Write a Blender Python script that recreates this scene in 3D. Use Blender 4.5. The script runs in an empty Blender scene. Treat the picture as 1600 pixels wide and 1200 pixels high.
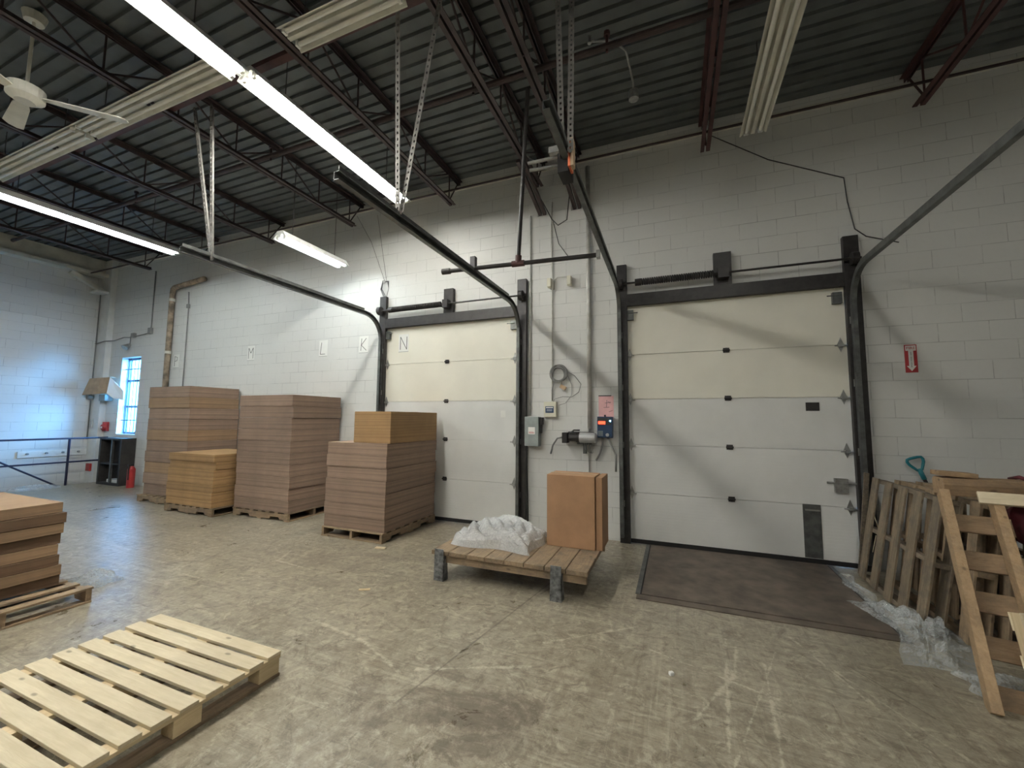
import bpy, bmesh, math, random
from mathutils import Vector, Matrix
random.seed(7)
S = bpy.context.scene
COL = S.collection
PI = math.pi

# ------------------------------------------------------------------ mesh helper
class MB:
    def __init__(s): s.bm = bmesh.new()
    def box(s, c, d, R=None):
        c = Vector(c); vs = []
        for sx in (-.5, .5):
            for sy in (-.5, .5):
                for sz in (-.5, .5):
                    v = Vector((sx*d[0], sy*d[1], sz*d[2]))
                    if R: v = R @ v
                    vs.append(s.bm.verts.new(c+v))
        for f in ((0,1,3,2),(4,6,7,5),(0,4,5,1),(2,3,7,6),(0,2,6,4),(1,5,7,3)):
            s.bm.faces.new([vs[i] for i in f])
        return s
    def bx(s, x0, x1, y0, y1, z0, z1):
        return s.box(((x0+x1)/2,(y0+y1)/2,(z0+z1)/2), (abs(x1-x0),abs(y1-y0),abs(z1-z0)))
    def bar(s, p0, p1, w, h, up=(0,0,1)):
        p0, p1 = Vector(p0), Vector(p1); d = p1-p0; L = d.length; d.normalize()
        up = Vector(up)
        if abs(d.dot(up)) > .99: up = Vector((0,1,0))
        side = d.cross(up).normalized(); u = side.cross(d).normalized()
        R = Matrix((side, d, u)).transposed()
        return s.box((p0+p1)/2, (w, L, h), R)
    def ring(s, c, u, v, r, n, ru=None):
        return [s.bm.verts.new(Vector(c)+u*(math.cos(2*PI*i/n)*r)+v*(math.sin(2*PI*i/n)*(ru or r))) for i in range(n)]
    def cyl(s, p0, p1, r, r2=None, n=16, caps=True):
        p0, p1 = Vector(p0), Vector(p1); d = (p1-p0).normalized()
        a = Vector((0,0,1)) if abs(d.z) < .9 else Vector((1,0,0))
        u = d.cross(a).normalized(); v = d.cross(u)
        A = s.ring(p0,u,v,r,n); B = s.ring(p1,u,v,r if r2 is None else r2,n)
        for i in range(n): s.bm.faces.new((A[i],A[(i+1)%n],B[(i+1)%n],B[i]))
        if caps: s.bm.faces.new(A[::-1]); s.bm.faces.new(B)
        return s
    def tube(s, pts, r, n=8, closed=False):
        pts = [Vector(p) for p in pts]; rings = []; m = len(pts); prev = None
        for i, p in enumerate(pts):
            if closed: d = pts[(i+1)%m]-pts[i-1]
            else: d = pts[min(i+1,m-1)]-pts[max(i-1,0)]
            d.normalize()
            if prev is None:
                a = Vector((0,0,1)) if abs(d.z) < .9 else Vector((1,0,0))
                u = d.cross(a).normalized()
            else:
                u = (prev-d*prev.dot(d)).normalized()
            prev = u; v = d.cross(u)
            rings.append(s.ring(p,u,v,r,n))
        for k in range(m if closed else m-1):
            A, B = rings[k], rings[(k+1)%m]
            for i in range(n): s.bm.faces.new((A[i],A[(i+1)%n],B[(i+1)%n],B[i]))
        if not closed: s.bm.faces.new(rings[0][::-1]); s.bm.faces.new(rings[-1])
        return s
    def sweep(s, prof, path, X):            # profile (u along world X, v along path normal) swept along a path in the YZ plane
        rings = []
        for i, (y, z) in enumerate(path):
            a = path[max(i-1,0)]; b = path[min(i+1,len(path)-1)]
            d = Vector((0,b[0]-a[0],b[1]-a[1])).normalized(); nrm = Vector((0,-d.z,d.y))
            rings.append([s.bm.verts.new(Vector((X+u,y,z))+nrm*v) for u, v in prof])
        n = len(prof)
        for A, B in zip(rings, rings[1:]):
            for i in range(n): s.bm.faces.new((A[i],A[(i+1)%n],B[(i+1)%n],B[i]))
        s.bm.faces.new(rings[0][::-1]); s.bm.faces.new(rings[-1]); return s
    def prism(s, poly, o, u, v, w):         # polygon in (u,v) at o, extruded by vector w
        o, u, v, w = map(Vector, (o,u,v,w))
        A = [s.bm.verts.new(o+u*a+v*b) for a, b in poly]; B = [s.bm.verts.new(q.co+w) for q in A]
        n = len(A)
        s.bm.faces.new(A[::-1]); s.bm.faces.new(B)
        for i in range(n): s.bm.faces.new((A[i],A[(i+1)%n],B[(i+1)%n],B[i]))
        return s
    def sheet(s, f, nu, nv):                # f(u,v) -> point, grid surface
        g = [[s.bm.verts.new(Vector(f(i/nu,j/nv))) for j in range(nv+1)] for i in range(nu+1)]
        for i in range(nu):
            for j in range(nv): s.bm.faces.new((g[i][j],g[i+1][j],g[i+1][j+1],g[i][j+1]))
        return s
    def build(s, name, mat, parent=None, bevel=0, smooth=False, world=False):
        bmesh.ops.recalc_face_normals(s.bm, faces=s.bm.faces)
        if parent is not None:
            p = parent; off = Vector()
            while p is not None: off += p.location; p = p.parent
        elif world: off = Vector()
        else:
            xs = [v.co for v in s.bm.verts]
            off = Vector(((min(v.x for v in xs)+max(v.x for v in xs))/2,(min(v.y for v in xs)+max(v.y for v in xs))/2,min(v.z for v in xs)))
        for v in s.bm.verts: v.co -= off
        me = bpy.data.meshes.new(name); s.bm.to_mesh(me); s.bm.free()
        if smooth:
            for p in me.polygons: p.use_smooth = True
        me.materials.append(mat)
        o = bpy.data.objects.new(name, me); COL.objects.link(o)
        if parent is not None: o.parent = parent
        else: o.location = off
        if bevel:
            b = o.modifiers.new('edge', 'BEVEL'); b.width = bevel; b.segments = 2; b.limit_method = 'ANGLE'
        return o

def tag(o, label=None, cat=None, group=None, kind=None):
    if label: o['label'] = label
    if cat: o['category'] = cat
    if group: o['group'] = group
    if kind: o['kind'] = kind
    return o
def thing(name, loc, label, cat, group=None, kind=None):
    o = bpy.data.objects.new(name, None); o.empty_display_size = .1; COL.objects.link(o); o.location = loc
    return tag(o, label, cat, group, kind)
def copy_tree(o, parent=None):
    kids = [c for c in bpy.data.objects if c.parent == o]
    c = o.copy(); COL.objects.link(c)
    if parent is not None: c.parent = parent
    for k in kids: copy_tree(k, c)
    return c
def text(name, s, size, mat, loc, rot, parent, ext=.0006, align='CENTER', stretch=1.0, line=1.0):
    cu = bpy.data.curves.new(name, 'FONT'); cu.body = s; cu.size = size; cu.extrude = ext
    cu.align_x = align; cu.align_y = 'CENTER'; cu.space_line = line
    t = bpy.data.objects.new(name, cu)
    COL.objects.link(t)
    bpy.context.view_layer.update()
    me = bpy.data.meshes.new_from_object(t.evaluated_get(bpy.context.evaluated_depsgraph_get()))
    bpy.data.objects.remove(t)
    o = bpy.data.objects.new(name, me); COL.objects.link(o); me.materials.clear(); me.materials.append(mat)
    o.rotation_euler = rot; o.scale = (stretch,1,1)
    o.parent = parent
    off = Vector(); p = parent
    while p is not None: off += p.location; p = p.parent
    o.location = Vector(loc)-off
    return o
WALLROT = (PI/2, 0, 0)

# ------------------------------------------------------------------ materials
class NT:
    def __init__(s, name):
        s.m = bpy.data.materials.new(name); s.m.use_nodes = True; s.t = s.m.node_tree; s.t.nodes.clear()
        s.out = s.n('ShaderNodeOutputMaterial'); s.b = s.n('ShaderNodeBsdfPrincipled'); s.l(s.b.outputs[0], s.out.inputs[0])
        s.tc = s.n('ShaderNodeTexCoord')
    def n(s, k, **kw):
        o = s.t.nodes.new(k)
        for a, v in kw.items(): setattr(o, a, v)
        return o
    def l(s, a, b): s.t.links.new(a, b)
    def setin(s, node, key, v):
        if hasattr(v, 'is_linked') or isinstance(v, bpy.types.NodeSocket): s.l(v, node.inputs[key])
        else: node.inputs[key].default_value = v
    def mapping(s, src=None, scale=(1,1,1), rot=(0,0,0), loc=(0,0,0)):
        m = s.n('ShaderNodeMapping'); s.l(src or s.tc.outputs['Object'], m.inputs[0])
        m.inputs['Scale'].default_value = scale; m.inputs['Rotation'].default_value = rot; m.inputs['Location'].default_value = loc
        return m.outputs[0]
    def noise(s, vec, scale=5, detail=4, rough=.55, dist=0):
        t = s.n('ShaderNodeTexNoise'); s.l(vec, t.inputs['Vector'])
        t.inputs['Scale'].default_value = scale; t.inputs['Detail'].default_value = detail
        t.inputs['Roughness'].default_value = rough; t.inputs['Distortion'].default_value = dist
        return t.outputs['Fac']
    def ramp(s, fac, stops):
        r = s.n('ShaderNodeValToRGB'); s.l(fac, r.inputs[0]); e = r.color_ramp.elements
        while len(e) < len(stops): e.new(.5)
        for el, (p, c) in zip(e, stops):
            el.position = p; el.color = (c,c,c,1) if isinstance(c,(int,float)) else (*c,1)
        return r.outputs[0]
    def mix(s, fac, a, b, mode='MIX'):
        m = s.n('ShaderNodeMix', data_type='RGBA', blend_type=mode)
        for k, v in ((0,fac),(6,a),(7,b)):
            if isinstance(v, bpy.types.NodeSocket): s.l(v, m.inputs[k])
            else: m.inputs[k].default_value = v if k == 0 else (*v,1)
        return m.outputs[2]
    def math(s, op, a, b=0., c=None):
        m = s.n('ShaderNodeMath', operation=op)
        for i, v in enumerate((a,b,c)):
            if v is None: continue
            if isinstance(v, bpy.types.NodeSocket): s.l(v, m.inputs[i])
            else: m.inputs[i].default_value = v
        return m.outputs[0]
    def bump(s, h, strength=.3, dist=.01):
        b = s.n('ShaderNodeBump'); s.l(h, b.inputs['Height']); b.inputs['Strength'].default_value = strength; b.inputs['Distance'].default_value = dist
        s.l(b.outputs[0], s.b.inputs['Normal'])
    def done(s, col=None, rough=.6, metal=0., **kw):
        if col is not None: s.setin(s.b, 'Base Color', col if isinstance(col, bpy.types.NodeSocket) else (*col,1))
        s.setin(s.b, 'Roughness', rough); s.setin(s.b, 'Metallic', metal)
        for k, v in kw.items(): s.setin(s.b, k, v)
        return s.m

def plain(name, col, rough=.5, metal=0., var=.12, nscale=9, bump=0.):
    n = NT(name); f = n.noise(n.tc.outputs['Object'], nscale, 5)
    c = n.mix(n.ramp(f, ((.35,0),(.65,1))), [x*(1-var) for x in col], [min(1,x*(1+var)) for x in col])
    if bump: n.bump(f, bump, .004)
    return n.done(c, rough, metal)

def wall_mat(name, axis, col):
    n = NT(name); o = n.tc.outputs['Object']
    sp = n.n('ShaderNodeSeparateXYZ'); n.l(o, sp.inputs[0]); cb = n.n('ShaderNodeCombineXYZ')
    n.l(sp.outputs[axis], cb.inputs[0]); n.l(n.math('ADD', sp.outputs[2], 200-.02), cb.inputs[1])
    br = n.n('ShaderNodeTexBrick', offset=.5); n.l(cb.outputs[0], br.inputs['Vector'])
    for k, v in (('Scale',1.),('Mortar Size',.0038),('Mortar Smooth',.3),('Brick Width',.4),('Row Height',.2),('Bias',0.)): br.inputs[k].default_value = v
    big = n.noise(o, .7, 5, .6); fine = n.noise(o, 22, 6, .65)
    base = n.mix(n.ramp(big, ((.3,0),(.7,1))), [c*.93 for c in col], col)
    base = n.mix(n.ramp(fine, ((.25,.22),(.5,0))), base, [c*.82 for c in col])
    # joints: only partly cracked open, so they read as broken grey lines
    crack = n.ramp(n.noise(n.mapping(scale=(.8,.8,2.2)), 1.6, 4, .7), ((.42,.12),(.6,.8)))
    vert = n.math('MULTIPLY', br.outputs['Fac'], crack)
    c = n.mix(vert, base, [x*.48 for x in col])
    stain = n.ramp(n.noise(n.mapping(scale=(2.5,2.5,3.5)), 2.2, 6, .75), ((.7,0),(.76,.35)))
    c = n.mix(stain, c, (.33,.31,.28))
    h = n.math('SUBTRACT', n.math('MULTIPLY', fine, .25), br.outputs['Fac'])
    n.bump(h, .45, .006)
    return n.done(c, .55)

def seg_masks(n, xy, segs, wob):
    """soft-edged worn strokes on the floor, each from a to b"""
    tot = None
    for (ax, ay, bx, by, w) in segs:
        L = math.hypot(bx-ax, by-ay); ca, sa = (bx-ax)/L, (by-ay)/L
        vx = n.math('SUBTRACT', xy[0], ax); vy = n.math('SUBTRACT', xy[1], ay)
        t = n.math('ADD', n.math('MULTIPLY', vx, ca), n.math('MULTIPLY', vy, sa))
        t = n.math('MINIMUM', n.math('MAXIMUM', t, 0.), L)
        dx = n.math('SUBTRACT', vx, n.math('MULTIPLY', t, ca)); dy = n.math('SUBTRACT', vy, n.math('MULTIPLY', t, sa))
        d = n.math('SQRT', n.math('ADD', n.math('MULTIPLY', dx, dx), n.math('MULTIPLY', dy, dy)))
        d = n.math('ADD', d, wob)
        mk = n.math('SUBTRACT', 1., n.math('MINIMUM', n.math('MAXIMUM', n.math('DIVIDE', d, w), 0.), 1.))
        tot = mk if tot is None else n.math('MAXIMUM', tot, mk)
    return tot

def floor_mat():
    n = NT('worn_concrete'); o = n.tc.outputs['Object']
    sp = n.n('ShaderNodeSeparateXYZ'); n.l(o, sp.inputs[0]); xy = (sp.outputs[0], sp.outputs[1])
    big = n.noise(o, .45, 5, .6, .6); mid = n.noise(o, 2.2, 10, .78, .8); fine = n.noise(o, 16, 8, .78)
    c = n.mix(n.ramp(mid, ((.34,0),(.64,1))), (.175,.147,.103), (.36,.318,.235))
    c = n.mix(n.ramp(big, ((.38,0),(.62,.45))), c, (.33,.295,.225))
    mot = n.noise(n.mapping(loc=(7,2,0)), 5.5, 9, .76, 2.2)
    c = n.mix(n.ramp(mot, ((.51,0),(.62,.75))), c, (.47,.42,.32))
    mot2 = n.noise(n.mapping(loc=(1,9,0)), 4.0, 9, .78, 2.5)
    c = n.mix(n.ramp(mot2, ((.52,0),(.61,.75))), c, (.135,.11,.077))
    # scrubbed tyre and drag streaks in several directions, light and dark, in scattered areas
    k = 0
    for ang, sc, lo, amt, tone in ((.5,1.5,.58,.4,1),(-.75,1.3,.58,.4,1),(1.35,1.6,.58,.4,1),(2.3,1.2,.59,.4,1),(.95,1.5,.57,.45,0),(-.4,1.3,.58,.45,0),(1.85,1.6,.57,.45,0)):
        k += 1
        st = n.noise(n.mapping(scale=(.55,15,1), rot=(0,0,ang), loc=(k*3.1,k*1.7,0)), sc, 7, .72, .5)
        area = n.ramp(n.noise(n.mapping(loc=(k*5.3,k*2.9,0)), .9, 3, .6), ((.42,.1),(.6,1)))
        c = n.mix(n.math('MULTIPLY', n.ramp(st, ((lo-.02,0),(lo+.07,amt))), area), c, (.54,.49,.38) if tone else (.12,.098,.068))
    # drag marks running out from the dock plate
    east = n.ramp(n.math('MULTIPLY', n.math('ADD', xy[0], 1.6), .5), ((0,0),(.6,1)))
    st = n.noise(n.mapping(scale=(14,.45,1), rot=(0,0,.16)), 1.6, 8, .75, .5)
    c = n.mix(n.math('MULTIPLY', n.ramp(st, ((.55,0),(.68,.45))), east), c, (.50,.45,.35))
    st = n.noise(n.mapping(scale=(11,.5,1), rot=(0,0,-.12), loc=(4,1,0)), 1.5, 8, .75, .5)
    c = n.mix(n.math('MULTIPLY', n.ramp(st, ((.54,0),(.68,.45))), east), c, (.14,.113,.08))
    blot = n.noise(n.mapping(loc=(1.3,.2,0)), 1.4, 10, .78, .4)
    c = n.mix(n.ramp(blot, ((.55,0),(.62,.5))), c, (.13,.105,.075))
    wob = n.math('MULTIPLY', n.math('SUBTRACT', n.noise(o, 7, 8, .8), .5), .34)
    wob2 = n.math('MULTIPLY', n.math('SUBTRACT', n.noise(o, 5, 6, .75), .5), .10)
    patch = seg_masks(n, xy, ((-1.35,-3.55,-.85,-3.42,.17),(-1.0,-3.75,-.75,-3.62,.10),(-1.75,-3.52,-1.5,-3.75,.10),(-1.5,-3.2,-1.25,-3.3,.05)), wob)
    c = n.mix(n.math('MULTIPLY', n.ramp(patch, ((0,0),(.25,1))), n.ramp(mid, ((.35,.85),(.6,.2)))), c, (.10,.075,.052))
    pale = seg_masks(n, xy, ((-2.74,-3.07,-2.1,-3.17,.022),(-2.1,-3.17,-1.72,-3.33,.018),(.36,-2.22,.30,-2.6,.018),(.30,-2.6,.06,-3.1,.014),(.3,-2.15,.2,-3.3,.010),(-4.3,-1.9,-4.1,-2.25,.02),(-4.1,-2.25,-3.4,-2.32,.014),
                            (.5,-2.4,.42,-3.3,.012),(-1.55,-3.3,-.9,-3.0,.014),(.6,-2.2,.2,-3.4,.008),(-.9,-2.7,-.3,-2.2,.010),(.75,-1.95,1.1,-2.9,.010),(-.2,-2.5,.5,-2.75,.006),(.9,-2.3,1.3,-3.0,.008)), wob2)
    c = n.mix(n.math('MULTIPLY', n.ramp(pale, ((0,0),(.9,.7))), n.ramp(fine, ((.35,.1),(.55,1)))), c, (.56,.51,.40))
    jit = n.math('MULTIPLY', n.math('SUBTRACT', n.noise(o, 14, 3, .6), .5), .012)
    joint = seg_masks(n, xy, ((-1.05,-1.0,-1.48,-3.6,.009),(-1.17,-1.94,-1.1,-1.7,.014),(-1.6,-2.35,-1.5,-2.32,.018),(1.0,-2.2,1.25,-2.6,.007)), jit)
    c = n.mix(n.math('MULTIPLY', n.ramp(joint, ((0,0),(.4,.8))), n.ramp(mid, ((.3,1),(.7,.4)))), c, (.075,.06,.045))
    c = n.mix(n.ramp(fine, ((.36,.6),(.5,0))), c, (.13,.11,.078))
    c = n.mix(n.ramp(fine, ((.54,0),(.68,.45))), c, (.46,.42,.33))
    rg = n.ramp(mid, ((.3,.24),(.7,.43)))
    n.bump(n.math('ADD', n.math('MULTIPLY', mid, .6), n.math('MULTIPLY', fine, .12)), .3, .012)
    return n.done(c, rg)

def wood(name, c0, c1, axis, rough=.7, dirt=.0, knots=True):
    n = NT(name); oi = n.n('ShaderNodeObjectInfo')
    sc = [14,14,14]; sc[axis] = 1.1
    ofs = n.n('ShaderNodeVectorMath', operation='ADD'); n.l(n.tc.outputs['Object'], ofs.inputs[0])
    cb = n.n('ShaderNodeCombineXYZ')
    for i in range(3): n.l(n.math('MULTIPLY', oi.outputs['Random'], 9.7), cb.inputs[i])
    n.l(cb.outputs[0], ofs.inputs[1])
    v = n.mapping(ofs.outputs[0], scale=sc)
    g = n.noise(v, 3.2, 7, .65, .8)
    c = n.mix(n.ramp(g, ((.3,0),(.7,1))), c0, c1)
    big = n.noise(ofs.outputs[0], 3.0, 3, .6)
    c = n.mix(n.ramp(big, ((.35,.35),(.65,0))), c, [x*.75 for x in c0])
    if dirt:
        d = n.noise(ofs.outputs[0], 7, 7, .75)
        c = n.mix(n.ramp(d, ((.46,0),(.62,dirt))), c, (.09,.075,.06))
    if knots:
        k = n.n('ShaderNodeTexVoronoi'); sk = [9,9,9]; sk[axis] = 4
        n.l(n.mapping(ofs.outputs[0], scale=sk), k.inputs['Vector']); k.inputs['Scale'].default_value = 1.
        c = n.mix(n.ramp(k.outputs['Distance'], ((.06,.7),(.12,0))), c, [x*.32 for x in c0])
    hv = n.n('ShaderNodeHueSaturation'); n.l(c, hv.inputs['Color'])
    n.l(n.math('ADD', n.math('MULTIPLY', oi.outputs['Random'], .35), .83), hv.inputs['Value'])
    n.bump(g, .25, .004)
    return n.done(hv.outputs[0], rough)

def cardboard(name, c0, lines=True, pitch=90.):
    n = NT(name); o = n.tc.outputs['Object']; oi = n.n('ShaderNodeObjectInfo')
    f = n.noise(o, 4, 5, .6)
    c = n.mix(n.ramp(f, ((.3,0),(.7,1))), [x*.86 for x in c0], [min(1,x*1.12) for x in c0])
    if lines:
        sp = n.n('ShaderNodeSeparateXYZ'); n.l(o, sp.inputs[0])
        ln = n.noise(n.mapping(scale=(.35,.35,pitch)), 1.0, 3, .6)
        geo = n.n('ShaderNodeNewGeometry'); sn = n.n('ShaderNodeSeparateXYZ'); n.l(geo.outputs['Normal'], sn.inputs[0])
        side = n.math('LESS_THAN', n.math('ABSOLUTE', sn.outputs[2]), .6)
        c = n.mix(n.math('MULTIPLY', n.ramp(ln, ((.42,.55),(.56,0))), side), c, [x*.5 for x in c0])
        n.bump(ln, .2, .003)
    hv = n.n('ShaderNodeHueSaturation'); n.l(c, hv.inputs['Color'])
    n.l(n.math('ADD', n.math('MULTIPLY', oi.outputs['Random'], .22), .89), hv.inputs['Value'])
    return n.done(hv.outputs[0], .75)

def emis(name, col, strength):
    n = NT(name); n.b.inputs['Emission Color'].default_value = (*col,1); n.b.inputs['Emission Strength'].default_value = strength
    return n.done([min(1,c*.8) for c in col], .4)

def film_mat(name, lo, amt):
    n = NT(name); f = n.noise(n.tc.outputs['Object'], 30, 5, .7, 1.5)
    t = n.n('ShaderNodeBsdfTransparent'); t.inputs[0].default_value = (.93,.95,.95,1)
    mx = n.n('ShaderNodeMixShader'); n.l(n.math('ADD', n.math('MULTIPLY', f, amt), lo), mx.inputs[0])
    n.l(t.outputs[0], mx.inputs[1]); n.l(n.b.outputs[0], mx.inputs[2]); n.l(mx.outputs[0], n.out.inputs[0])
    n.bump(f, .55, .018)
    return n.done((.94,.96,.96), .08, **{'Specular IOR Level': .9})

def glass_mat():
    n = NT('window_glass'); t = n.n('ShaderNodeBsdfTransparent'); t.inputs[0].default_value = (.86,.95,.97,1)
    g = n.n('ShaderNodeBsdfGlossy'); g.inputs['Roughness'].default_value = .05
    mx = n.n('ShaderNodeMixShader'); mx.inputs[0].default_value = .06
    n.l(t.outputs[0], mx.inputs[1]); n.l(g.outputs[0], mx.inputs[2]); n.l(mx.outputs[0], n.out.inputs[0])
    return n.m

WALLC = (.70,.70,.67)
M = dict(
    wall=wall_mat('painted_block', 0, WALLC), wall_side=wall_mat('painted_block_side', 1, WALLC),
    floor=floor_mat(),
    deck=plain('galvanised_deck', (.125,.137,.138), .6, .1, .15, 3),
    joist=plain('joist_paint', (.052,.034,.033), .55, 0, .3, 6),
    joist_red=plain('red_oxide_paint', (.075,.03,.028), .55, 0, .3, 6),
    black=plain('black_steel', (.022,.019,.018), .45, 0, .35, 14, .1),
    track=plain('grey_steel', (.13,.135,.13), .42, .6, .25, 12),
    galv=plain('galvanised', (.36,.36,.34), .42, .7, .2, 20),
    conduit=plain('painted_conduit', (.55,.54,.50), .5, .2, .15, 9),
    slotted=plain('slotted_steel', (.19,.18,.165), .5, .4, .25, 14),
    dark=plain('dark_rubber_and_gap_shade', (.012,.011,.011), .7),
    white=plain('white_enamel', (.78,.78,.74), .35, 0, .05),
    dullwhite=plain('dusty_enamel', (.62,.61,.53), .45, 0, .12, 4),
    door_up=plain('cream_door_paint', (.80,.775,.67), .45, 0, .03, 2), door_low=plain('white_door_paint', (.735,.735,.705), .45, 0, .04, 2),
    tube_on=emis('lit_tube', (1,.985,.93), 56.), tube_off=plain('unlit_tube', (.82,.81,.74), .25, 0, .03),
    leveler=plain('rusty_plate', (.125,.098,.076), .55, .1, .35, 5, .12),
    card=cardboard('cardboard', (.31,.20,.115)), card_dark=cardboard('cardboard_dark', (.155,.092,.052)), card_pink=cardboard('cardboard_pinkish', (.285,.195,.14)),
    card_yellow=cardboard('cardboard_yellow', (.36,.215,.095)), carton=cardboard('carton', (.36,.205,.11), False),
    pine_x=wood('new_pine', (.62,.52,.34), (.78,.68,.49), 0), pine_y=wood('new_pine_stringer', (.58,.45,.26), (.76,.62,.40), 1),
    old_x=wood('old_wood', (.21,.145,.085), (.37,.27,.165), 0, dirt=.5), old_y=wood('old_wood_stringer', (.21,.145,.085), (.36,.26,.16), 1, dirt=.5),
    gray_y=wood('weathered_wood', (.11,.085,.058), (.27,.215,.15), 1, dirt=.7), gray_x=wood('weathered_slat', (.11,.083,.053), (.28,.22,.145), 0, dirt=.7),
    tan_x=wood('tan_slat', (.25,.16,.085), (.40,.275,.16), 0, dirt=.3), tan_y=wood('tan_stringer', (.32,.205,.105), (.46,.32,.185), 1, dirt=.3),
    beam_x=wood('timber', (.27,.17,.09), (.43,.29,.165), 0, dirt=.35),
    film=film_mat('clear_film', .07, .44), film_white=film_mat('milky_film', .18, .6), glass=glass_mat(),
    grey_leg=plain('mottled_grey_steel', (.16,.165,.165), .5, .3, .6, 22, .2),
    grey_box=plain('grey_enamel', (.27,.30,.29), .45, .1, .1), beige=plain('beige_plastic', (.68,.66,.53), .45, 0, .04),
    blue=plain('navy_enamel', (.022,.045,.10), .35, 0, .1), navy=plain('navy_label', (.02,.05,.11), .4, 0, .05),
    red=plain('red_paint', (.42,.03,.03), .4, 0, .1), sign_red=plain('sign_red', (.42,.035,.04), .45, 0, .1), paper=plain('paper', (.80,.80,.76), .6, 0, .02),
    pink=plain('pink_paper', (.78,.45,.45), .6, 0, .05), ink=plain('black_ink', (.03,.03,.03), .5), teal=plain('teal_plastic', (.012,.17,.20), .4, 0, .08),
    orange=plain('orange_plastic', (.80,.20,.09), .5, 0, .05), bag=plain('dark_red_cloth', (.075,.006,.012), .7, 0, .4, 10, .3),
    led_red=emis('red_display', (1,.05,.02), 2.2), led_blue=emis('blue_lamp', (.25,.65,1), 9.), rail=plain('navy_rail_paint', (.018,.02,.05), .4, 0, .1),
    cabinet=plain('dark_cabinet', (.03,.026,.024), .6, 0, .3), rust=plain('rusty_pipe', (.30,.235,.17), .7, .1, .5, 7, .3), wire=plain('dark_wire', (.05,.048,.045), .5),
    cable=plain('grey_cable', (.24,.24,.23), .5), alu=plain('cast_aluminium', (.46,.47,.47), .38, .55, .1), wframe=plain('window_frame_paint', (.10,.13,.20), .45, 0, .1),
    pad=plain('brown_board', (.42,.30,.19), .7), pit=plain('pit_concrete', (.30,.29,.27), .7), asphalt=plain('outside_ground', (.25,.26,.26), .8),
)

# ------------------------------------------------------------------ camera
f, yaw, pit, rol = 635.758, -.380875, .0848648, .0079579
cy, sy, cp, sp = math.cos(yaw), math.sin(yaw), math.cos(pit), math.sin(pit)
fw = Vector((sy*cp, cy*cp, sp)); rt = Vector((cy,-sy,0)); up = rt.cross(fw)
r2 = rt*math.cos(rol)+up*math.sin(rol); u2 = -rt*math.sin(rol)+up*math.cos(rol)
cam = bpy.data.cameras.new('camera'); cam.sensor_width = 36; cam.lens = 36*f/1600; cam.clip_start = .05; cam.clip_end = 200
co = bpy.data.objects.new('camera', cam); COL.objects.link(co)
co.matrix_world = Matrix(((r2.x,u2.x,-fw.x,0),(r2.y,u2.y,-fw.y,-5.6),(r2.z,u2.z,-fw.z,1.58),(0,0,0,1)))
S.camera = co

# ------------------------------------------------------------------ setting
XL, XR, YB = -13.4, 7.0, -13.0
def st(o): o['kind'] = 'structure'; return o
D1 = (-4.60,-2.12); D2 = (-.62,1.83); DH = 3.10; W0 = (-12.47,-11.70); WZ = (1.14,2.98)
m = MB()
def wallseg(x0, x1, z0, z1): m.bx(x0,x1,0,.28,z0,z1)
wallseg(XL-.3,W0[0],-1.2,5.6); wallseg(W0[0],W0[1],-1.2,WZ[0]); wallseg(W0[0],W0[1],WZ[1],5.6)
wallseg(W0[1],D1[0],-1.2,5.6); wallseg(D1[0],D1[1],DH,5.6); wallseg(D1[1],D2[0],-1.2,5.6); wallseg(D2[0],D2[1],DH,5.6); wallseg(D2[1],XR,-1.2,5.6)
st(m.build('wall_back', M['wall'], world=True))
st(MB().bx(XL-.3,XL,YB,0,-1.2,5.6).build('wall_left', M['wall_side'], world=True))
st(MB().bx(XR,XR+.3,YB,.28,-1.2,5.6).build('wall_right', M['wall_side'], world=True))
st(MB().bx(XL-.3,XR+.3,YB-.3,YB,-1.2,5.6).build('wall_front', M['wall'], world=True))
m = MB(); m.bx(-12.86,XR,YB,0,-.3,0); m.bx(-12.86,-12.6,YB,0,-1.2,-.3); m.bx(D1[0],D1[1],0,.28,-.3,0); m.bx(D2[0],D2[1],0,.28,-.3,0)
st(m.build('floor', M['floor'], world=True))
st(MB().bx(XL,-12.86,YB,0,-1.2,-1.0).build('floor_stairwell', M['pit'], world=True))
# corrugated deck
m = MB(); prof = []; y = .28; p = .152
while y > YB-.3:
    prof += [(y,5.475),(y-.106,5.475),(y-.114,5.510),(y-.144,5.510)]; y -= p
prof += [(y,5.475)]
a = [m.bm.verts.new((XL-.3,q[0],q[1])) for q in prof]; b = [m.bm.verts.new((XR+.3,q[0],q[1])) for q in prof]
for i in range(len(prof)-1): m.bm.faces.new((a[i],a[i+1],b[i+1],b[i]))
t0 = [m.bm.verts.new(v) for v in ((XL-.3,.28,5.62),(XL-.3,y,5.62),(XR+.3,y,5.62),(XR+.3,.28,5.62))]; m.bm.faces.new(t0)
st(m.build('ceiling', M['deck'], world=True))
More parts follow.
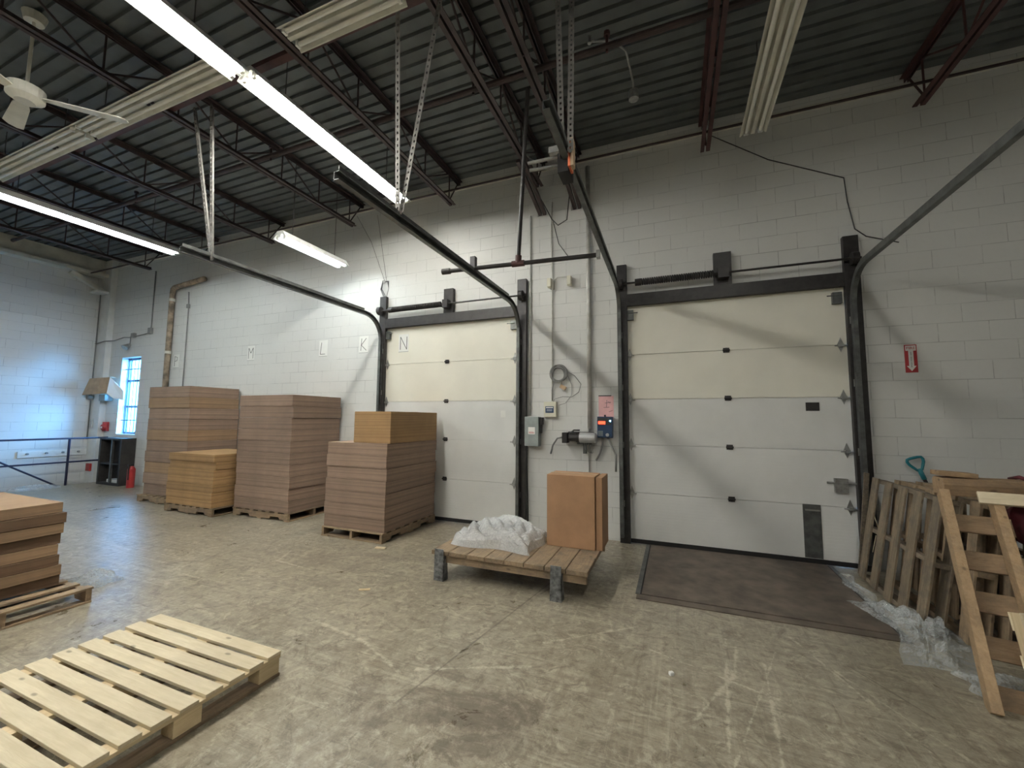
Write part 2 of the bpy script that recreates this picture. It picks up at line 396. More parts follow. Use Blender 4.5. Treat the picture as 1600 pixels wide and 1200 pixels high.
# corner pilaster, mid pilaster, ledge along the top of the back wall, girder along the top of the side wall
st(MB().bx(XL,-13.0,-.12,0,-1,5.47).build('trim_1', plain('column_paint',WALLC,.55,0,.06,4), world=True))
m = MB(); m.bx(-1.93,-1.10,-.05,0,0,4.58); m.bx(-1.93,-1.83,-.05,0,4.58,5.05); m.bx(-1.66,-1.32,-.05,0,4.58,5.05); m.bx(-1.13,-1.10,-.05,0,4.58,5.05)
st(m.build('trim_2', M['wall'], world=True))
st(MB().bx(XL,XR,-.03,0,5.30,5.36).build('trim_3', M['dullwhite'], world=True))
m = MB(); m.bx(XL,-13.12,YB,-.0,5.02,5.10); m.bx(XL,-13.3,YB,-.0,5.10,5.47)
m.bar((-13.3,-.75,5.0),(-13.3,-.10,4.66),.12,.10)
st(m.build('trim_4', M['dullwhite'], world=True))
m = MB(); m.bx(XL,-13.05,-.34,-.125,4.60,4.65); st(m.build('trim_5', M['white'], world=True))
# outside
st(MB().bx(-70,10,.28,60,-1.5,-1.2).build('exterior_ground', M['asphalt'], world=True))

st(MB().bx(-70,0,12,12.2,-1.2,4.0).build('exterior_added_screen', plain('added_screen_blue',(.13,.23,.27),.7), world=True))  # added blue screen outside, tints the window cyan and shapes the incoming daylight
st(MB().bx(-70,-37.9,12.6,24,-1.2,11).build('exterior_added_tall_screen', plain('added_tall_screen_blue',(.16,.26,.30),.7), world=True))  # taller added screen, keeps one half of the window view darker cyan
# window with frame, panes and security bars
w = thing('window_1', (-12.085,.14,WZ[0]), None, None, kind='structure')
m = MB()
for x in W0: m.bx(x-.0 if x == W0[0] else x-.05, x+.05 if x == W0[0] else x, .13,.19, *WZ)
for z in (WZ[0], WZ[0]+.63, WZ[0]+1.26, WZ[1]-.05): m.bx(W0[0]+.05,W0[1]-.05,.13,.19,z,z+.05)
m.build('window_frame', M['wframe'], w)
for z0, z1 in ((WZ[0]+.05,WZ[0]+.63),(WZ[0]+.68,WZ[0]+1.26),(WZ[0]+1.31,WZ[1]-.05)):
    MB().bx(W0[0]+.05,W0[1]-.05,.155,.162,z0,z1).build('pane', M['glass'], w)
bars = thing('window_bars', (-12.085,.08,WZ[0]), 'vertical steel security bars across the narrow barred window', 'security bars')
for i in range(5):
    x = W0[0]+.10+i*.142
    MB().cyl((x,.08,WZ[0]+.01),(x,.08,WZ[1]-.01),.008,n=8).build('bar', M['wframe'], bars)
for z in (WZ[0]+.32, WZ[0]+1.55):
    MB().bx(W0[0]+.01,W0[1]-.01,.068,.092,z,z+.02).build('crossbar', M['wframe'], bars)

# ------------------------------------------------------------------ roof joists
def make_joist(mat, label):
    j = thing('roof_joist', (0,0,4.9), label, 'joist', 'open web steel joists under the deck')
    for nm, z, h, y0, y1 in (('top_chord',5.44,.065,.0,YB+.05),('bottom_chord',4.955,.06,-.20,YB+.4)):
        m = MB()
        for s in (-1,1):
            m.bx(s*.012,s*.055,y0,y1,z-.01,z) ; m.bx(s*.012,s*.018,y0,y1,z-h,z-.01) if nm == 'top_chord' else m.bx(s*.012,s*.018,y0,y1,z,z+h-.01)
        m.build(nm, mat, j)
    m = MB(); y = -.32; k = 0
    m.cyl((0,-.32,4.96),(0,-.06,5.38),.011,n=6)
    while y > YB+1.2:
        m.cyl((0,y,4.95),(0,y,5.41),.010,n=6)
        yn = y-.66
        if k % 2 == 0: m.cyl((0,y,5.40),(0,yn,4.97),.011,n=6)
        else: m.cyl((0,y,4.97),(0,yn,5.40),.011,n=6)
        y = yn; k += 1
    m.build('web', mat, j)
    return j
JL = {-11.2:'dark steel roof joist closest to the side wall with the railing',-9.2:'dark steel roof joist over the tall cardboard stack by the window',-7.2:'dark steel roof joist over the gap between the tall cardboard stacks',
      -5.2:'dark steel roof joist over the short lit fluorescent fixture',-3.2:'dark steel roof joist beside the long double row of lit fluorescent tubes',-1.75:'dark steel roof joist at the pilaster, on its window side',
      -1.23:'dark steel roof joist at the pilaster, on its fire sign side',.43:'red oxide roof joist seen end on above the right dock door',2.5:'red oxide roof joist over the fire extinguisher sign',4.5:'red oxide roof joist beyond the fire extinguisher sign'}
jd = make_joist(M['joist'], 'x'); jr = make_joist(M['joist_red'], 'x'); first = {0:True,1:True}
for x, lab in JL.items():
    red = x > 0; proto = jr if red else jd
    o = proto if first[red] else None
    if o is None: o = copy_tree(proto)
    first[red] = False
    o.location.x = x; o['label'] = lab
    if x in (-1.75,-1.23):
        o2 = MB()
        for s in (-.035,.035): o2.bar((x+s,-1.0,4.86),(x+s,-.06,4.60),.045,.05)
        o2.build('end_brace', M['joist'], o)
# bridging angles and sprinkler pipe that cross the joists
def simple(name, m, mat, label, cat, group=None, **kw): return tag(m.build(name, mat, **kw), label, cat, group)
simple('bridging_angle', MB().bar((XL+.1,-.46,5.03),(5,-.46,5.03),.024,.020), M['joist'], 'long thin bridging angle across the joist ends by the block wall', 'bridging')
m = MB().bar((XL+.4,-3.05,5.03),(5,-3.05,5.03),.07,.05); simple('bridging_angle', m, M['joist_red'], 'maroon bridging angle beside the row of dusty unlit fixtures', 'bridging')
sprk = thing('sprinkler_pipe', (-3,-2.0,5.1), 'dark sprinkler pipe running below the deck across the joists', 'pipe')
MB().cyl((-12.5,-1.93,5.13),(5.5,-1.93,5.13),.032,n=12).build('pipe', M['joist'], sprk)
for x in (-8.2,-5.05,-1.95,-.52,1.7):
    m = MB().cyl((x,-1.93,5.13),(x,-1.93,5.24),.014,n=8).cyl((x,-1.93,5.24),(x,-1.93,5.28),.03,.03,n=8)
    m.cyl((x,-1.93,5.10),(x,-1.93,5.07),.012,n=8)
    m.build('sprinkler_head', M['joist_red'] if x > -1 else M['joist'], sprk)

# ------------------------------------------------------------------ fluorescent fixtures (local: along Y)
def make_fixture(L, lit, label, group):
    fx = thing('fluorescent_fixture', (0,0,0), label, 'light fixture', group)
    m = MB()
    m.prism([(-.13,-.024),(-.120,-.022),(-.06,.035),(-.03,.03),(-.018,-.012),(.018,-.012),(.03,.03),(.06,.035),(.120,-.022),(.13,-.024),(.07,.06),(.05,.085),(-.05,.085),(-.07,.06)], (0,-L/2,0), (1,0,0), (0,0,1), (0,L,0))
    m.build('housing', M['white'] if lit else M['dullwhite'], fx)
    for s in (-1,1):
        tb = MB().cyl((s*.068,-L/2+.05,-.008),(s*.068,L/2-.05,-.008),.019,n=12).build('tube', M['tube_on'] if lit else M['tube_off'], fx, smooth=False)
    for e in (-1,1):
        for s in (-1,1): MB().bx(s*.068-.022,s*.068+.022,e*(L/2-.045),e*(L/2-.02),-.03,.03).build('lampholder', M['white'], fx)
    return fx
def hang(fx, zt, ys, mat='wire'):
    z0 = .08
    for y in ys:
        MB().cyl(fx.location+Vector((0,y,z0)), (fx.location.x, fx.location.y+y, zt), .006, n=6).build('hanger', M[mat], fx)
gl = 'lit fluorescent fixtures'; gu = 'dusty unlit fluorescent fixtures'
P8 = make_fixture(2.42, True, 'x', gl); P4 = make_fixture(1.22, True, 'x', gl)
U8 = make_fixture(2.42, False, 'x', gu); U4 = make_fixture(1.16, False, 'x', gu)
used = set()
def place(proto, x, y, z, rz, label, hz=5.40):
    o = copy_tree(proto) if proto.name in used else proto
    used.add(proto.name); o.location = (x,y,z); o.rotation_euler.z = rz; o['label'] = label
    return o
protos = [(P8,-3.69,-2.00,4.80,0,'lit eight foot fixture ending at the crossed perforated hangers'),
 (P8,-3.74,-4.44,4.80,0,'lit eight foot fixture running out of the picture top'),
 (P8,-3.74,-7.4,4.80,0,'lit eight foot fixture in the overhead row behind the camera'),
 (P8,-8.55,-2.30,4.60,0,'lit eight foot fixture nearest the barred window'),
 (P8,-8.50,-4.9,4.60,0,'lit eight foot fixture in line behind the window row'),
 (P4,-5.21,-1.00,4.16,0,'short lit fixture hung low before the blocks with the letters'),
 (P8,.95,-5.2,4.95,0,'lit eight foot fixture above the camera'),
 (P8,.95,-8.2,4.95,0,'lit eight foot fixture far behind the camera'),
 (P8,-6.0,-6.6,4.95,0,'lit eight foot fixture behind the near pallet'),
 (U8,.87,-1.89,4.75,0,'unlit dusty fixture above the right dock door'),
 (U8,-7.65,-3.28,4.92,PI/2,'unlit dusty fixture crossing the joists beside the ceiling fan'),
 (U8,-5.17,-3.28,4.92,PI/2,'unlit dusty fixture between the ceiling fan and the lit row'),
 (U4,-2.50,-3.26,4.90,PI/2,'short unlit fixture under the maroon bridging angle')]
for a in protos: place(*a)
for o in [o for o in bpy.data.objects if o.get('category') == 'light fixture']:
    L = 1.22 if o['label'].startswith('short') else 2.42; rot = abs(o.rotation_euler.z) > .1
    for e in (-.33,.33):
        p0 = Vector((0,e*L,.08)); MB_ = MB().cyl(p0, (0,e*L,5.46-o.location.z), .005, n=6)
        h = MB_.bm; me = bpy.data.meshes.new('hanger'); h.to_mesh(me); h.free(); me.materials.append(M['wire'])
        k = bpy.data.objects.new('hanger', me); COL.objects.link(k); k.parent = o
def relamp(o, strength, col=(1,.985,.93)):
    mt = emis('lit_tube_%d' % strength, col, strength)
    for k in bpy.data.objects:
        if k.parent == o and k.name.startswith('tube'):
            k.material_slots[0].link = 'OBJECT'; k.material_slots[0].material = mt
for o in list(bpy.data.objects):
    lb = o.get('label','')
    if lb.startswith('short lit'): relamp(o, 24, (.88,.965,1))
    elif 'perforated hangers' in lb: relamp(o, 44)
    elif lb.startswith('lit') and ('window' in lb): relamp(o, 34, (.88,.965,1))
    elif lb.endswith('above the camera') or lb.endswith('far behind the camera'): relamp(o, 30)
    elif lb.endswith('near pallet'): relamp(o, 40)
# ceiling fan
fan = thing('ceiling_fan', (-5.78,-3.93,4.6), 'pale ceiling fan hanging above the cardboard stack on its pallet', 'fan')
fx, fy = -5.70,-3.95
MB().cyl((fx,fy,5.38),(fx,fy,5.46),.07,.09,n=16).build('canopy', M['dullwhite'], fan, smooth=False)
MB().cyl((fx,fy,4.72),(fx,fy,5.38),.014,n=8).build('downrod', M['dullwhite'], fan)
MB().cyl((fx,fy,4.56),(fx,fy,4.60),.07,.13,n=20).cyl((fx,fy,4.60),(fx,fy,4.70),.13,.13,n=20).cyl((fx,fy,4.70),(fx,fy,4.74),.13,.05,n=20).build('motor', M['dullwhite'], fan)
for k in range(3):
    a = .85+k*2*PI/3; d = Vector((math.cos(a),math.sin(a),0)); q = Vector((-d.y,d.x,0))
    m = MB(); c0 = Vector((fx,fy,4.62))
    m.prism([(.10,-.03),(.25,-.06),(.70,-.075),(.74,-.03),(.74,.03),(.70,.075),(.25,.06),(.10,.03)], c0, d, (q+Vector((0,0,.22))).normalized(), (0,0,.012))
    m.build('blade', M['dullwhite'], fan)
# perforated angle hangers holding the ends of the door tracks
def perforated(p0, p1, label):
    p0, p1 = Vector(p0), Vector(p1); d = (p1-p0); L = d.length; d.normalize()
    side = Vector((0,0,1)).cross(d)
    side = Vector((1,0,0)) if side.length < .3 else Vector((1,0,0))
    side = (side-d*side.dot(d)).normalized(); nrm = d.cross(side)
    m = MB(); n = int(L/.05); st_ = L/n; w = .042; th = .003
    R = Matrix((side,d,nrm)).transposed()
    for s in (0,1):   # two flanges of an angle, each with a row of slots
        u = side if s == 0 else nrm; v = nrm if s == 0 else side
        R2 = Matrix((u,d,v)).transposed()
        for e in (.007,w-.007): m.box(p0+u*e+d*L/2, (.014,L,th), R2)
        for i in range(n+1): m.box(p0+u*w/2+d*min(L,max(0,i*st_)), (w-.020,.030,th), R2)
    return simple('perforated_hanger', m, M['slotted'], label, 'hanger', 'slotted steel hangers of the door tracks')
perforated((-2.10,-2.97,3.27),(-2.04,-3.13,4.95),'upright slotted hanger at the end of the lit tube row')
perforated((-2.08,-2.95,3.27),(-1.70,-3.03,4.95),'slanted slotted hanger at the end of the lit tube row')
perforated((-4.63,-2.86,3.27),(-4.86,-3.0,4.95),'slanted slotted hanger near the barred window light')
perforated((-4.59,-2.88,3.27),(-4.62,-2.97,4.95),'upright slotted hanger near the barred window light')
perforated((-.70,-3.02,3.40),(-.80,-2.75,4.95),'slotted hanger above the orange bumper, slanted one')
perforated((-.64,-3.02,3.40),(-.70,-2.70,4.95),'slotted hanger above the orange bumper, upright one')

# ------------------------------------------------------------------ dock doors
def hinge_plate(m, x, z, s):
    m.prism([(0,.085),(.032,0),(.0,-.085),(-.032,0)], (x,-.002,z), (1,0,0), (0,0,1), (0,-.006,0))
    m.box((x,-.02,z-.01), (.05,.03,.035)); m.cyl((x-.10*s,-.025,z-.012),(x+.06*s,-.025,z-.012),.007,n=8)
def make_door(name, x0, x1, seams, labels):
    d = thing(name, ((x0+x1)/2,.02,0), None, None, kind='structure')
    zs = [.05]+seams+[DH+.003]
    for i in range(len(zs)-1):
        m = MB(); z0, z1 = zs[i]+.003, zs[i+1]-.003
        m.bx(x0+.01,x1-.01,.0,.05,z0,z1)
        m.bx(x0+.01,x1-.01,.02,.05,z0-.003,z1+.003)
        if i < 3:
            for k in range(1,16): m.bx(x0+.012,x1-.012,-.0012,0,z0+(z1-z0)*k/16-.004,z0+(z1-z0)*k/16+.001)
        o = m.build('section', M['door_low'] if i < 3 else M['door_up'], d)
        o['label'] = 'white ribbed lower section' if i < 3 else 'cream smooth upper section'
    MB().bx(x0+.01,x1-.01,-.005,.055,0.002,.05).build('bottom_seal', M['dark'], d)
    for z in seams:
        for x, s in ((x0+.075,1),(x1-.075,-1)):
            m = MB(); hinge_plate(m, x, z, s); m.build('edge_hinge', M['galv'], d)
        xc = (x0+x1)/2
        m = MB().bx(xc-.035,xc+.035,-.006,-.001,z-.03,z+.03); m.cyl((xc-.04,-.012,z),(xc+.04,-.012,z),.012,n=8); m.bx(xc-.012,xc+.012,-.014,-.001,z-.03,z+.03)
        m.build('centre_hinge', M['black'], d)
    for x, s in ((x0+.09,1),(x1-.09,-1)):
        m = MB().bx(x-.045,x+.045,-.05,-.002,DH-.19,DH-.06); m.cyl((x-.02*s,-.055,DH-.10),(x+.10*s,-.055,DH-.10),.007,n=8); m.build('top_roller_bracket', M['track'], d)
    return d
door2 = make_door('door_2', *D2, [.639,1.256,1.850,2.442], None)
MB().bx(1.395,1.525,-.008,-.0014,1.695,1.792).build('data_plate', M['black'], door2)
MB().bx(1.315,1.485,-.006,-.0014,.06,.645).build('patch_plate', M['track'], door2)
MB().bx(1.335,1.475,-.022,-.006,.575,.59).build('lift_handle', M['galv'], door2)
m = MB().bx(1.62,1.74,-.04,-.002,.80,.95); m.cyl((1.55,-.03,.90),(1.82,-.03,.90),.012,n=8); m.build('slide_lock', M['galv'], door2)
door1 = make_door('door_1', *D1, [.64,1.25,1.848,2.478], None)
MB().bx(-2.42,-2.34,-.004,-.0014,1.60,1.70).build('data_plate', M['paper'], door1)

def frame(x0, x1, ztop, zh0, label, plate, spr):
    o = thing('door_frame', ((x0+x1)/2,-.05,0), label, 'door frame', 'black steel frames of the dock doors')
    for a, b in ((x0-.075,x0+.055),(x1-.02,x1+.125)): MB().bx(a,b,-.075,-.012,0,ztop).build('post', M['black'], o, bevel=.004)
    MB().bx(x0+.056,x1-.021,-.075,-.015,zh0,zh0+.16).build('header', M['black'], o, bevel=.004)
    MB().bx(plate[0],plate[1],-.07,-.002,zh0+.161,ztop).build('centre_plate', M['black'], o, bevel=.004)
    t = thing('torsion_spring', ((x0+x1)/2,-.13,3.38), 'torsion spring and shaft above the '+spr, 'spring', 'torsion springs above the doors')
    zc = zh0+.29; yc = -.13
    MB().cyl((x0-.09,yc,zc),(x1+.12,yc,zc),.013,n=10).build('shaft', M['black'], t)
    L0, L1 = x0+.19, plate[0]+.0; m = MB(); n = 34; R = .036
    pts = [(L0+(L1-L0)*i/(n*10),yc+R*math.cos(2*PI*i/10),zc+R*math.sin(2*PI*i/10)) for i in range(n*10+1)]
    m.tube(pts, .0125, 5); m.build('coil_spring', M['black'], t, smooth=True)
    MB().cyl((L0-.02,yc,zc),(L0+.06,yc,zc),.047,n=14).build('winding_cone', M['black'], t)
    for x in (x0-.02,x1+.06): MB().cyl((x-.03,yc,zc),(x+.03,yc,zc),.07,n=18).build('cable_drum', M['black'], t)
    MB().bx(plate[0]+.04,plate[1]-.04,yc-.05,-.071,zc-.07,zc+.06).build('centre_bearing', M['black'], t)
frame(*D2, 3.67, 3.095, 'black steel frame around the right dock door by the fire sign', (.49,.69), 'right dock door')
frame(*D1, 3.65, 3.095, 'black steel frame around the left dock door behind the cardboard stack', (-3.41,-3.24), 'left dock door')

def track(X, zh, yend, label, rise=0.):
    o = thing('door_track', (X,-.1,0), label, 'track', 'overhead door tracks')
    R = .38; y0 = -.11; path = [(y0,.08),(y0,1.2),(y0,2.2),(y0,zh-R)]
    for i in range(1,10):
        a = i*PI/2/9; path.append((y0-R+R*math.cos(a), zh-R+R*math.sin(a)))
    path.append((-1.6, zh+rise*.4)); path.append((yend, zh+rise))
    pr = [(-.022,-.03),(.022,-.03),(.022,-.026),(-.018,-.026),(-.018,.026),(.022,.026),(.022,.03),(-.022,.03)]
    MB().sweep(pr, path, X).build('rail', M['track'], o)
    # angle iron stiffening the level run
    m = MB(); m.bar((X+.022,-.55,zh+.048),(X+.022,yend,zh+.048+rise),.005,.032)
    m.build('stiffener', M['track'], o)
    for z in (.5,1.25,2.0,2.7): MB().bx(X-.03,X+.03,-.079,-.0755,z-.04,z+.04).build('jamb_bracket', M['galv'], o)
    return o
track(-4.60,3.26,-3.15,'overhead track on the letter wall side of the left dock door')
track(-2.10,3.22,-3.6,'overhead track on the pilaster side of the left dock door')
track(-.66,3.32,-3.45,'overhead track on the pilaster side of the right dock door',.10)
track(1.86,3.24,-3.0,'overhead track on the fire sign side of the right dock door')
# bumper assembly at the end of the track beside the pilaster
b = thing('track_bumper', (-.62,-2.95,3.3), 'black bumper with orange strip at the track end under slotted hangers', 'bumper')
MB().bx(-.72,-.645,-2.98,-2.82,3.29,3.43).build('rubber_block', M['dark'], b)
MB().bx(-.642,-.627,-3.0,-2.90,3.31,3.50).build('orange_strip', M['orange'], b)
MB().bx(-.624,-.605,-3.0,-2.94,3.31,3.51).build('wood_strip', M['pad'], b)
m = MB().bx(-.78,-.645,-3.0,-2.96,3.435,3.48)
for x in (-.70,-.67): m.cyl((x,-3.03,3.46),(x,-2.94,3.46),.013,n=8)
m.build('clamp_bracket', M['galv'], b)
m = MB(); m.cyl((-.95,-2.95,3.43),(-.68,-2.93,3.44),.012,n=8); m.cyl((-.92,-3.0,3.34),(-.68,-2.93,3.37),.012,n=8); m.build('bolt_rod', M['galv'], b)
# spreader pipe between tracks with drop pipe
sp_ = thing('spreader_pipe', (-1.5,-1.45,3.3), 'black pipe spanning two door tracks, hung on a drop pipe', 'pipe')
CA, CB = Vector((-2.46,-1.60,3.285)), Vector((-.695,-1.46,3.285)); tee = CA.lerp(CB,.505)
MB().cyl(CA,CB,.024,n=12).build('cross_pipe', M['black'], sp_)
MB().cyl(tee,(-1.32,-1.93,4.955),.022,n=12).build('drop_pipe', M['black'], sp_)
dc = (CB-CA).normalized()
MB().cyl(tee-dc*.07,tee+dc*.07,.034,n=12).cyl(tee,tee+Vector((.012,-.017,.085)),.034,n=12).build('tee_fitting', M['joist_red'], sp_)
MB().cyl(CA-dc*.03,CA+dc*.07,.034,n=12).build('pipe_cap', M['black'], sp_)
MB().bx(-2.13,-2.07,-1.60,-1.54,3.25,3.42).build('u_clamp', M['black'], sp_); MB().bx(-.72,-.685,-1.49,-1.43,3.25,3.33).build('u_clamp', M['galv'], sp_)

# ------------------------------------------------------------------ dock leveler
dl = thing('dock_leveler', (.6,-.85,0), 'rusty brown steel dock leveler plate in the floor before the right dock door', 'dock leveler')
MB().bx(-.32,1.50,-1.60,-.03,.001,.010).build('deck_plate', M['leveler'], dl)
MB().bx(-.36,1.54,-1.71,-1.615,.001,.008).build('hinge_strip', M['leveler'], dl)
MB().bx(-.375,-.335,-1.60,-.03,.001,.006).build('side_angle', M['track'], dl); MB().bx(1.515,1.555,-1.60,-.03,.001,.006).build('side_angle', M['track'], dl)
m = MB(); m.bx(-.335,-.32,-1.60,-.03,.001,.004); m.bx(1.50,1.515,-1.60,-.03,.001,.004); m.bx(-.335,1.515,-1.615,-1.60,.001,.004); m.build('gap_shade_strips', M['dark'], dl)  # solid dark strips stand in for the shade in the gap around the plate

# ------------------------------------------------------------------ pallets
def block_pallet(x0, x1, y0, y1, n, label):
    p = thing('wooden_pallet', ((x0+x1)/2,(y0+y1)/2,0), label, 'pallet')
    pitch = (y1-y0-.088)/(n-1); m = MB()
    for i in range(n):
        y = y0+i*pitch; j = random.uniform(-.006,.006)
        m.box(((x0+x1)/2+j,y+.044,.134), (x1-x0+random.uniform(-.008,.008),.088,.018), Matrix.Rotation(random.uniform(-.004,.004),3,'Z'))
    m.build('deck_boards', M['pine_x'], p, bevel=.002)
    for x in (x0+.055,(x0+x1)/2,x1-.055):
        MB().bx(x-.05,x+.05,y0+.005,y1-.005,.106,.1245).build('stringer_board', M['pine_y'], p, bevel=.002)
        for y in (y0+.075,(y0+y1)/2,y1-.075):
            MB().bx(x-.047,x+.047,y-.065,y+.065,.019,.1055).build('block', M['pine_y'], p, bevel=.003)
        MB().bx(x-.05,x+.05,y0+.005,y1-.005,.001,.0185).build('bottom_board', M['old_y'], p, bevel=.002)
    return p
block_pallet(-3.515,-2.285,-4.70,-3.67,9,'new pale pine pallet lying empty on the concrete floor')

def stringer_pallet(W, L, n, sl, stn, label, group, bw=.09, bottom=3, notch=True, H=.125, th=.017):
    """local: slats along X (length W), stringers along Y (length L), z up"""
    p = thing('wooden_pallet', (0,0,0), label, 'pallet', group)
    for nm, z, k in (('top_deck',H-th,n),('bottom_deck',0,bottom)):
        m = MB()
        for i in range(k):
            y = -L/2+bw/2+(L-bw)*i/(k-1)
            m.box((random.uniform(-.012,.012),y+random.uniform(-.008,.008),z+th/2), (W,bw*random.uniform(.92,1.06),th), Matrix.Rotation(random.uniform(-.012,.012),3,'Z'))
        m.build(nm, sl, p, bevel=.002)
    for x in (-W/2+.02,0,W/2-.02):
        h0, h1 = th, H-th; hh = h1-h0
        if notch:
            q = [(-L/2,h0),(-L/2+.17,h0),(-L/2+.19,h0+.038),(-L/2+.37,h0+.038),(-L/2+.39,h0),(L/2-.39,h0),(L/2-.37,h0+.038),(L/2-.19,h0+.038),(L/2-.17,h0),(L/2,h0),(L/2,h1),(-L/2,h1)]
        else: q = [(-L/2,h0),(L/2,h0),(L/2,h1),(-L/2,h1)]
        MB().prism(q, (x-.019,0,0), (0,1,0), (0,0,1), (.038,0,0)).build('stringer', stn, p, bevel=.002)
    return p
GP = 'pallets under the cardboard stacks'
sp0 = stringer_pallet(1.0,1.22,7,M['old_x'],M['old_y'],'x',GP)
def put(o, loc, rz, lab): o.location = loc; o.rotation_euler = (0,0,rz); o['label'] = lab; return o
# under the stacks: stringers along world X for the back ones (rz 90), deck boards along Y for the near one
put(sp0, (-6.06,-.53,.0), PI/2, 'wooden pallet under the tall cardboard stack nearest the left dock door')
put(copy_tree(sp0), (-8.72,-.52,0), PI/2, 'wooden pallet under the tall cardboard stack nearest the window')
put(copy_tree(sp0), (-7.40,-.78,0), PI/2, 'wooden pallet under the low yellowish cardboard stack')
put(copy_tree(sp0), (-3.95,-.72,0), 0, 'wooden pallet under the cardboard stack before the left dock door')
put(copy_tree(sp0), (-5.25,-4.08,0), PI/2, 'wooden pallet under the knee high cardboard stack beside the new pine pallet')

ORD = ['lowest','second','third','fourth','fifth','sixth','seventh','eighth','ninth','tenth','eleventh','twelfth','thirteenth','fourteenth']
def bundles(x0, x1, y0, y1, z0, heights, mats, name, where, grp, jit=.012, top=None):
    z = z0; n = len(heights)
    for i, h in enumerate(heights):
        dx, dy = random.uniform(-jit,jit), random.uniform(-jit,jit)
        m = MB().box(((x0+x1)/2+dx,(y0+y1)/2+dy,z+h/2-.0005), (x1-x0,y1-y0,h-.003), Matrix.Rotation(random.uniform(-.008,.008),3,'Z'))
        o = m.build(name, M[mats[i % len(mats)]], bevel=.003)
        pos = 'topmost' if i == n-1 else ORD[i]
        tag(o, f'{pos} flat cardboard bundle {"of" if i in (0,n-1) else "from the floor in"} the {where}', 'cardboard bundle', grp)
        z += h
bundles(-6.66,-5.46,-1.03,-.06,.125,[.18]*10,['card_pink','card_pink'],'cardboard_bundle','tall stack nearest the left dock door','bundles in the tall stack near the left dock door',.008)
bundles(-9.32,-8.10,-.95,-.06,.125,[.2]*10,['card_pink','card_pink','card'],'cardboard_bundle','tall stack nearest the window','bundles in the tall stack near the window',.01)
bundles(-8.0,-6.82,-1.26,-.30,.125,[.12]*7,['card_yellow'],'cardboard_bundle','low yellowish stack','bundles in the low yellowish stack',.012)
bundles(-4.44,-3.44,-1.30,-.14,.125,[.16]*7,['card_pink','card_pink'],'cardboard_bundle','stack before the left dock door','bundles before the left dock door',.01)
MB0 = thing('cardboard_carton', (-3.72,-.72,1.245), 'yellow brown carton on top of the stack before the left dock door', 'carton')
MB().bx(-4.02,-3.42,-1.27,-.17,1.246,1.66).build('body', M['card_yellow'], MB0, bevel=.004)
MB().bx(-4.03,-3.41,-.74,-.68,1.661,1.663).build('tape', M['pad'], MB0)
bundles(-6.1,-4.95,-4.62,-3.68,.125,[.088]*8,['card_dark','card'],'cardboard_bundle','knee high stack by the pine pallet','bundles in the knee high stack',.014)

# steel legged skid with carton and film
sk = thing('skid_platform', (-1.52,-1.5,0), 'low wooden skid platform on grey steel legs before the pilaster', 'skid')
m = MB()
for i in range(8): m.bx(-2.28+i*.195,-2.28+i*.195+.188,-2.02,-.98,.235,.275)
m.build('deck_boards', M['old_y'], sk, bevel=.003)
for y in (-1.98,-1.02): MB().bx(-2.26,-.74,y-.02,y+.02,.165,.235).build('side_rail', M['old_x'], sk)
for x in (-2.18,-1.0):
    for y in (-2.0,-1.06):
        m = MB(); m.prism([(-.055,0),(.055,0),(.048,.30),(-.048,.30)], (x,y-.045,0), (1,0,0), (0,0,1), (0,.008,0)); m.prism([(0,0),(.09,0),(.07,.23),(0,.23)], (x+.045,y-.045,0), (0,1,0), (0,0,1), (.008,0,0))
        m.build('leg', M['grey_leg'], sk)
ct = thing('cardboard_carton', (-1.02,-1.25,.276), 'upright plain carton standing on the steel legged skid', 'carton')
MB().bx(-1.27,-.77,-1.42,-1.08,.276,1.00).build('body', M['carton'], ct, bevel=.004)
MB().bx(-1.272,-.768,-1.275,-1.225,1.001,1.003).build('tape', M['pad'], ct)
tag(MB().bx(-.763,-.70,-1.40,-1.02,.276,.99).build('flat_carton', M['carton'], bevel=.003), 'flattened carton standing on edge against the upright carton', 'carton')
def crumple(x0, x1, y0, y1, z0, h, seed, nu=40, nv=30):
    rnd = random.Random(seed); K = [(rnd.uniform(4,26),rnd.uniform(4,26),rnd.uniform(0,6.3)) for _ in range(14)]
    def fn(u, v):
        s = sum(math.sin(a*u+b*v+c) for a, b, c in K)/14
        env = (max(0,1-(2*u-1)**2)*max(0,1-(2*v-1)**2))**.4
        return (x0+(x1-x0)*u+.03*math.sin(9*v+seed), y0+(y1-y0)*v+.03*math.sin(8*u+seed), z0+h*env*(.5+.9*abs(s))+.004)
    return MB().sheet(fn, nu, nv)
tag(crumple(-2.2,-1.32,-1.8,-1.05,.276,.30,3).build('plastic_film', M['film_white'], smooth=False), 'crumpled clear plastic film heaped on the steel legged skid', 'plastic film')
tag(crumple(-5.35,-4.98,-3.5,-3.2,.0,.12,5,20,16).build('plastic_film', M['film']), 'crumpled clear film on the floor behind the knee high stack', 'plastic film')
def film_floor(u, v):
    # tongue of film from the pallet feet out over the floor
    x = 1.74-.42*v+.18*(1-abs(2*u-1)); y = -1.0-1.05*u; e = 1-abs(2*v-1)
    rnd = math.sin(31*u+17*v)+math.sin(23*u-29*v+1)+math.sin(47*v+13*u+2)+math.sin(61*u+9*v)
    return (x+.02*math.sin(20*v), y+.02*math.sin(17*u+6*v), .006+.17*e*(1-abs(2*u-1))**.6*(.6+.2*rnd) if True else 0)
tag(MB().sheet(film_floor,46,30).build('plastic_film', M['film']), 'clear plastic film trailing from the standing pallets onto the floor', 'plastic film')
tag(crumple(1.60,2.0,-2.30,-2.05,.0,.10,9,26,16).build('plastic_film', M['film']), 'clear plastic film at the foot of the tan leaning pallet', 'plastic film')
